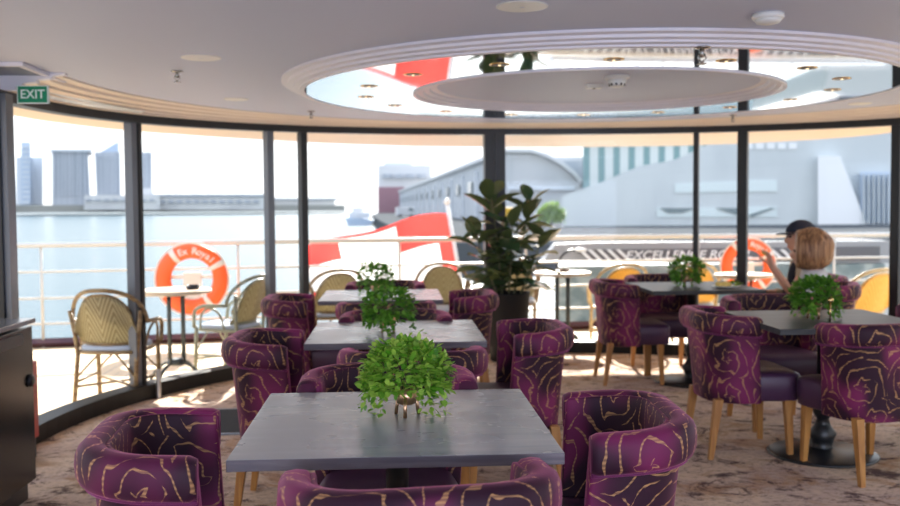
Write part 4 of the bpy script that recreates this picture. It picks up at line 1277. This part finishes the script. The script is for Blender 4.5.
# ================================================================== FAR BACKGROUND
def slab(name, pts, Y, depth, m_, parent=None, origin=None):
    bm = NB(); o0 = origin or Vector((0, 0, 0))
    mx_ = max(p[0] for p in pts)
    prism(bm, [at(px, py, Y)-o0 for px, py in pts], (ray(mx_, 208).x/ray(mx_, 208).y*depth, depth, 0))
    return obj(name, bm, m_, parent)
def wallmat(name, c, c2=None, sc=(1, 1, 1), rough=.7):
    mt = mat(name, c, rough)
    if c2:
        k = N(mt); k.col(k.mix(k.sstep(k.noise(k.obj(sc), 1, 3), .35, .65), c, c2))
    return mt
M['far_grey'] = wallmat('far_grey', (0.461, 0.489, 0.535), (0.351, 0.387, 0.443), (.4, .4, .004))
M['far_pale'] = wallmat('far_pale', (0.645, 0.682, 0.728)); M['far_blue'] = wallmat('far_blue', (0.479, 0.571, 0.700))
M['far_white'] = wallmat('far_white', (0.612, 0.619, 0.634)); M['far_low'] = wallmat('far_low', (0.553, 0.553, 0.553), (0.663, 0.663, 0.645), (.03, .03, .1))
M['shore'] = wallmat('shore', (0.302, 0.302, 0.274)); M['maroon_wall'] = wallmat('maroon_wall', (0.302, 0.158, 0.194)); M['warehouse'] = wallmat('warehouse', (0.396, 0.432, 0.475), (0.475, 0.504, 0.540), (.3, .3, .02))
M['eye_wall'] = wallmat('museum_panels', (0.56, 0.60, 0.61), (0.61, 0.65, 0.655), (.2, .2, .1)); M['eye_white'] = wallmat('museum_white', (0.86, 0.87, 0.88)); M['eye_glass'] = mat('museum_glass', (0.68, 0.76, 0.76), .4); M['dark_glass'] = mat('dark_glass', (0.17, 0.22, 0.24), .15, 0.1)
M['teal_glass'] = mat('teal_glass', (0.158, 0.274, 0.288), .25); k = N(M['teal_glass'])
sp = k.n('ShaderNodeSeparateXYZ'); k.set(sp.inputs[0], k.obj()); k.col(k.mix(k.math('GREATER_THAN', k.math('FRACT', k.math('MULTIPLY', sp.outputs[0], .42)), .45), (0.144, 0.259, 0.274), (0.518, 0.562, 0.562)))
M['gable'] = wallmat('gable_white', (0.446, 0.468, 0.490), (0.504, 0.518, 0.533), (.3, .3, .05)); M['yellow'] = mat('yellow_paint', (0.540, 0.324, 0.022), .5)
M['quay'] = mat('quay', (0.10, 0.105, 0.11), 1.0, 0.0, 0.0); M['road'] = wallmat('road', (0.288, 0.295, 0.302))
DF = 900
o = slab('far_shore', [(-60, 213.2), (-60, 205), (345, 205), (345, 211)], DF-20, 300, M['shore']); tag(o, 'low far shore with quay wall across the harbour on the left', 'shore', kind='structure')
def bld(label, pieces, Y=DF):
    c = at(pieces[0][1][0][0], 208, Y); root = thing('far_building', label, 'building', c)
    for nm, pts, m_, dep, dy in pieces: slab(nm, pts, Y+dy, dep, m_, root, c)
R4 = lambda x0, y0, x1, y1: [(x0, y0), (x1, y0), (x1, y1), (x0, y1)]
def strips(x0, y0, x1, y1, n, m_, nm='window_band', dy=-2, vertical=True, fill=.5):
    out = []
    for i in range(n):
        if vertical:
            a = x0+(x1-x0)*i/n; out.append((nm, R4(a, y0, a+(x1-x0)/n*fill, y1), m_, 3, dy))
        else:
            a = y0+(y1-y0)*i/n; out.append((nm, R4(x0, a, x1, a+(y1-y0)/n*fill), m_, 3, dy))
    return out
bld('slim far tower with pale lower wing at the left across the water', [('tower', R4(21, 142, 30.5, 209), M['far_blue'], 60, 0), ('wing', R4(16, 157, 43, 209), M['far_pale'], 60, 20)]+strips(22, 146, 29.5, 206, 12, M['far_pale'], vertical=False, fill=.4))
bld('broad grey slab block in the middle of the far left skyline', [('block', [(52, 150), (88, 150), (91, 209), (52, 209)], M['far_grey'], 70, 0), ('roof_slab', R4(50, 149, 92, 151.5), M['far_pale'], 74, -3)]+strips(54, 153, 88, 196, 9, M['far_pale'], fill=.2))
bld('grey block with a sloping wedge roof on the far left skyline', [('block', [(94.5, 152), (120, 152), (121, 209), (97, 209)], M['far_grey'], 70, 0), ('wedge_roof', [(100, 152), (118.5, 141), (119, 152)], M['far_blue'], 60, 2)]+strips(97, 155, 119, 194, 6, M['far_pale'], fill=.2))
bld('grey block behind the first wide window post on the far skyline', [('block', R4(126, 152, 152, 209), M['far_grey'], 70, 0), ('annex', R4(142, 188, 153, 209), M['far_white'], 50, -4)]+strips(128, 155, 150, 186, 6, M['far_pale'], fill=.2))
bld('low pale podium building before the far blocks', [('podium', R4(84, 195, 160, 210), M['far_low'], 40, 0)]+strips(86, 199, 158, 201, 8, M['far_grey'], fill=.6), DF-40)
bld('long low flat building on far shore right of the blocks', [('hall', R4(152, 195, 266, 210), M['far_low'], 40, 0), ('roof', R4(150, 194, 268, 196.5), M['far_grey'], 44, -2)]+strips(160, 200, 262, 203, 12, M['far_grey'], fill=.6), DF-30)
bld('distant low sheds on shore seen between slim window posts', [('shed', R4(272, 199, 335, 210), M['far_low'], 40, 0), ('roof', R4(270, 198, 338, 200), M['far_grey'], 44, -2)], DF-10)
# quay on the right and its buildings
bm = NB(); prism(bm, [(2, 62, -3), (160, 62, -3), (200, 700, -3), (-10, 700, -3), (-8, 330, -3), (-3, 180, -3)], (0, 0, 2.1)); tag(obj('quay_ground', bm, M['quay']), 'grey stone quay beyond the railing on the right', 'quay', kind='structure')
bm = NB()
A0, A1 = Vector((15.6, 159, -.9)), Vector((2.5, 468, -.9))
wv = (A1-A0); nv = Vector((1, .05, 0))
prism(bm, [A0, A1, A1+Vector((24, 0, 0)), A0+Vector((24, 0, 0))], (0, 0, 10.2))
root = thing('warehouse', 'long pale warehouse with pilasters receding along the quay left of the pillar', 'building', (15.6, 159, -.9))
ob = obj('wall', bm, M['warehouse'], root); ob.matrix_parent_inverse = Matrix.Translation((-15.6, -159, .9))
for i in range(14):
    p = A0.lerp(A1, (i+.5)/14)
    bm = NB(); box(bm, (p.x-.25, p.y, 3.6), (.5, 1.5, 8.6)); o = obj('pilaster', bm, M['far_pale'], root); o.matrix_parent_inverse = Matrix.Translation((-15.6, -159, .9))
for i in range(13):
    p = A0.lerp(A1, (i+1)/14)
    bm = NB(); box(bm, (p.x-.1, p.y, 5.2), (.3, 9, 2.2)); o = obj('window', bm, M['dark_glass'], root); o.matrix_parent_inverse = Matrix.Translation((-15.6, -159, .9))
bm = NB(); prism(bm, [A0+Vector((-.8, 0, 10.2)), A1+Vector((-.8, 0, 10.2)), A1+Vector((25, 0, 10.2)), A0+Vector((25, 0, 10.2))], (0, 0, .7)); o = obj('cornice', bm, M['far_white'], root); o.matrix_parent_inverse = Matrix.Translation((-15.6, -159, .9))
bld('white gabled hall just right of the dark window pillar', [('gable_wall', [(498, 234), (498, 150), (531, 150), (548, 155), (562, 163), (573, 171), (581, 180), (581, 234)], M['gable'], 60, 0), ('coping', [(497, 151.5), (497, 148.5), (531, 148.5), (548, 153.5), (563, 161.5), (575, 171), (583, 181), (580, 182), (572, 173), (561, 165), (547, 157), (531, 152)], M['far_white'], 62, -1), ('plinth', R4(512, 232, 572, 236), M['road'], 4, -3)]+strips(508, 186, 575, 190, 1, M['far_pale'], 'ledge', -.6, fill=1), 150)
bld('white and maroon block at the end of the long warehouse', [('upper_storey', R4(378, 165, 431, 188), M['far_white'], 60, 0), ('lower_storey', R4(378, 187, 404, 216), M['maroon_wall'], 50, -2), ('roof', R4(384, 162, 412, 166), M['far_pale'], 40, 8)]+strips(383, 174, 428, 178, 4, M['far_grey'], fill=.85), 480)
# film-museum style building: big angular facade
bld('huge angular pale blue museum facade filling the right windows', [
    ('facade', [(562, 240), (562, 196), (600, 183), (640, 166), (672, 161), (745, 128), (960, 122), (960, 244)], M['eye_wall'], 30, 0),
    ('white_fin', [(818, 156), (840, 156), (872, 238), (818, 238)], M['eye_white'], 2, -1.5),
    ('glazed_wall', R4(860, 172, 896, 231), M['far_blue'], 2, -1.2),
    ('window_strip', [(675, 184), (737, 181), (737, 191.5), (675, 193)], M['eye_glass'], 1, -.12),
    ('window_strip', R4(746, 180, 777, 191.5), M['eye_glass'], 1, -.12),
    ('window_strip', R4(746, 207, 777, 217), M['eye_glass'], 1, -.12),
    ('window_strip', R4(657, 208, 737, 217), M['eye_glass'], 1, -.12),
    ('dark_wedge', [(660, 208), (697, 208), (682, 213), (668, 213)], M['dark_glass'], .5, -.25),
    ('dark_wedge', [(716, 208), (737, 208), (737, 215)], M['dark_glass'], .5, -.25),
    ('dark_wedge', [(752, 217), (776, 208), (770, 208), (748, 215)], M['dark_glass'], .5, -.25),
    ('window_strip', R4(657, 228, 692, 237), M['dark_glass'], 1, -.12)]+strips(863, 174, 893, 229, 6, M['eye_wall'], 'fin', -1.9, fill=.3)+strips(745, 143, 800, 149, 5, M['eye_white'], 'roof_window', -.12, fill=.7), 110)
bld('teal striped glass office block behind the angular facade', [('glass_front', R4(583, 140, 745, 205), M['teal_glass'], 30, 0), ('plinth', R4(583, 200, 745, 226), M['far_pale'], 30, -1), ('roof', R4(581, 138, 747, 141), M['far_pale'], 32, -1)], 145)
# bush, yellow skip, van, boat
bc = at(551, 222, 104)
root = thing('bush', 'bright green bush between the gabled hall and the museum', 'bush', (bc.x, 104, -.9))
bm = NB(); rnd = random.Random(5)
for i in range(900):
    a, e = rnd.random()*2*PI, math.asin(rnd.uniform(-.4, 1)); rr_ = .75+.3*rnd.random()
    p = Vector((math.cos(a)*math.cos(e)*1.5*rr_, math.sin(a)*math.cos(e)*1.4*rr_, 1.25+math.sin(e)*1.5*rr_))
    leaf(bm, p, Vector((rnd.gauss(0, 1), rnd.gauss(0, 1), rnd.gauss(.3, 1))), Vector((0, 0, 1)), .42, .34)
obj('foliage', bm, M['bush'], root); bm = NB(); tube(bm, [(0, 0, 0), (0, 0, 1)], .12, 8); obj('trunk', bm, M['stem'], root)
def van(label, px, py, Y, w, h, m_):
    c = at(px, py, Y); c.z = -.9
    root = thing('van', label, 'van', c, 10)
    bm = NB(); prism(bm, [(-w/2, 0, .35), (w/2, 0, .35), (w/2, 0, h*.55), (w*.36, 0, h), (-w/2, 0, h)], (0, 2, 0)); obj('body', bm, m_, root, bevel=.08)
    bm = NB(); prism(bm, [(w*.15, -.03, h*.6), (w*.44, -.03, h*.6), (w*.34, -.03, h*.92), (w*.15, -.03, h*.92)], (0, 2.06, 0)); obj('window', bm, M['dark_glass'], root)
    for sx in (-.3, .3):
        for yy in (0, 2):
            bm = NB(); lathe(bm, [(.35, -.12), (.35, .12), (.1, .13)], 16, (w*sx, yy, .35), 'Y'); obj('wheel', bm, M['black'], root)
van('white van parked on the quay before the warehouse', 406, 212, 250, 5.0, 2.6, M['far_white'])
c = at(510, 212, 105); c.z = -.9
root = thing('excavator', 'yellow machine on the quay right of the dark window pillar', 'machine', c)
bm = NB(); box(bm, (0, .6, 1.5), (1.6, 1.2, 1.6)); obj('cab', bm, M['yellow'], root, bevel=.1)
bm = NB(); box(bm, (0, .6, .4), (1.8, 1.4, .6)); obj('track', bm, M['black'], root, bevel=.1)
c = at(358, 221, 240); c.z = -3
root = thing('harbour_boat', 'white harbour boat with dark hull moored left of the quay', 'boat', c, 0)
bm = NB(); prism(bm, [(-2.6, 0, .0), (3.2, 0, 0), (4.0, 0, 1.5), (-3.4, 0, 2.2)], (0, 12, 0)); obj('hull', bm, M['far_blue'], root)
bm = NB(); box(bm, (.3, 6, 2.7), (5.4, 9, 1.6)); obj('cabin', bm, M['far_white'], root, bevel=.2)
bm = NB(); box(bm, (-.2, 7, 4.1), (3.0, 4, 1.3)); obj('wheelhouse', bm, M['far_white'], root, bevel=.2)
bm = NB(); tube(bm, [(0, 7, 4.6), (0, 7, 7.4)], .12, 8); obj('mast', bm, M['far_grey'], root)
c = at(828, 250, 24); c.z = -2.4
root = thing('motor_boat', 'cream motor boat with dark blue cover beyond the right railing', 'boat', at(868, 262, 24)*1.0, 0)
bm = NB(); prism(bm, [(-.9, 0, -3.0+1.4), (1.1, 0, -1.6), (1.5, 0, .2), (-1.3, 0, .0)], (0, 5, 0)); obj('hull', bm, M['rail'], root, bevel=.05)
bm = NB(); prism(bm, [(-.8, .3, .0), (1.1, .3, .0), (.8, .3, .55), (-.4, .3, .55)], (0, 2.5, 0)); obj('windscreen', bm, M['navy'], root)
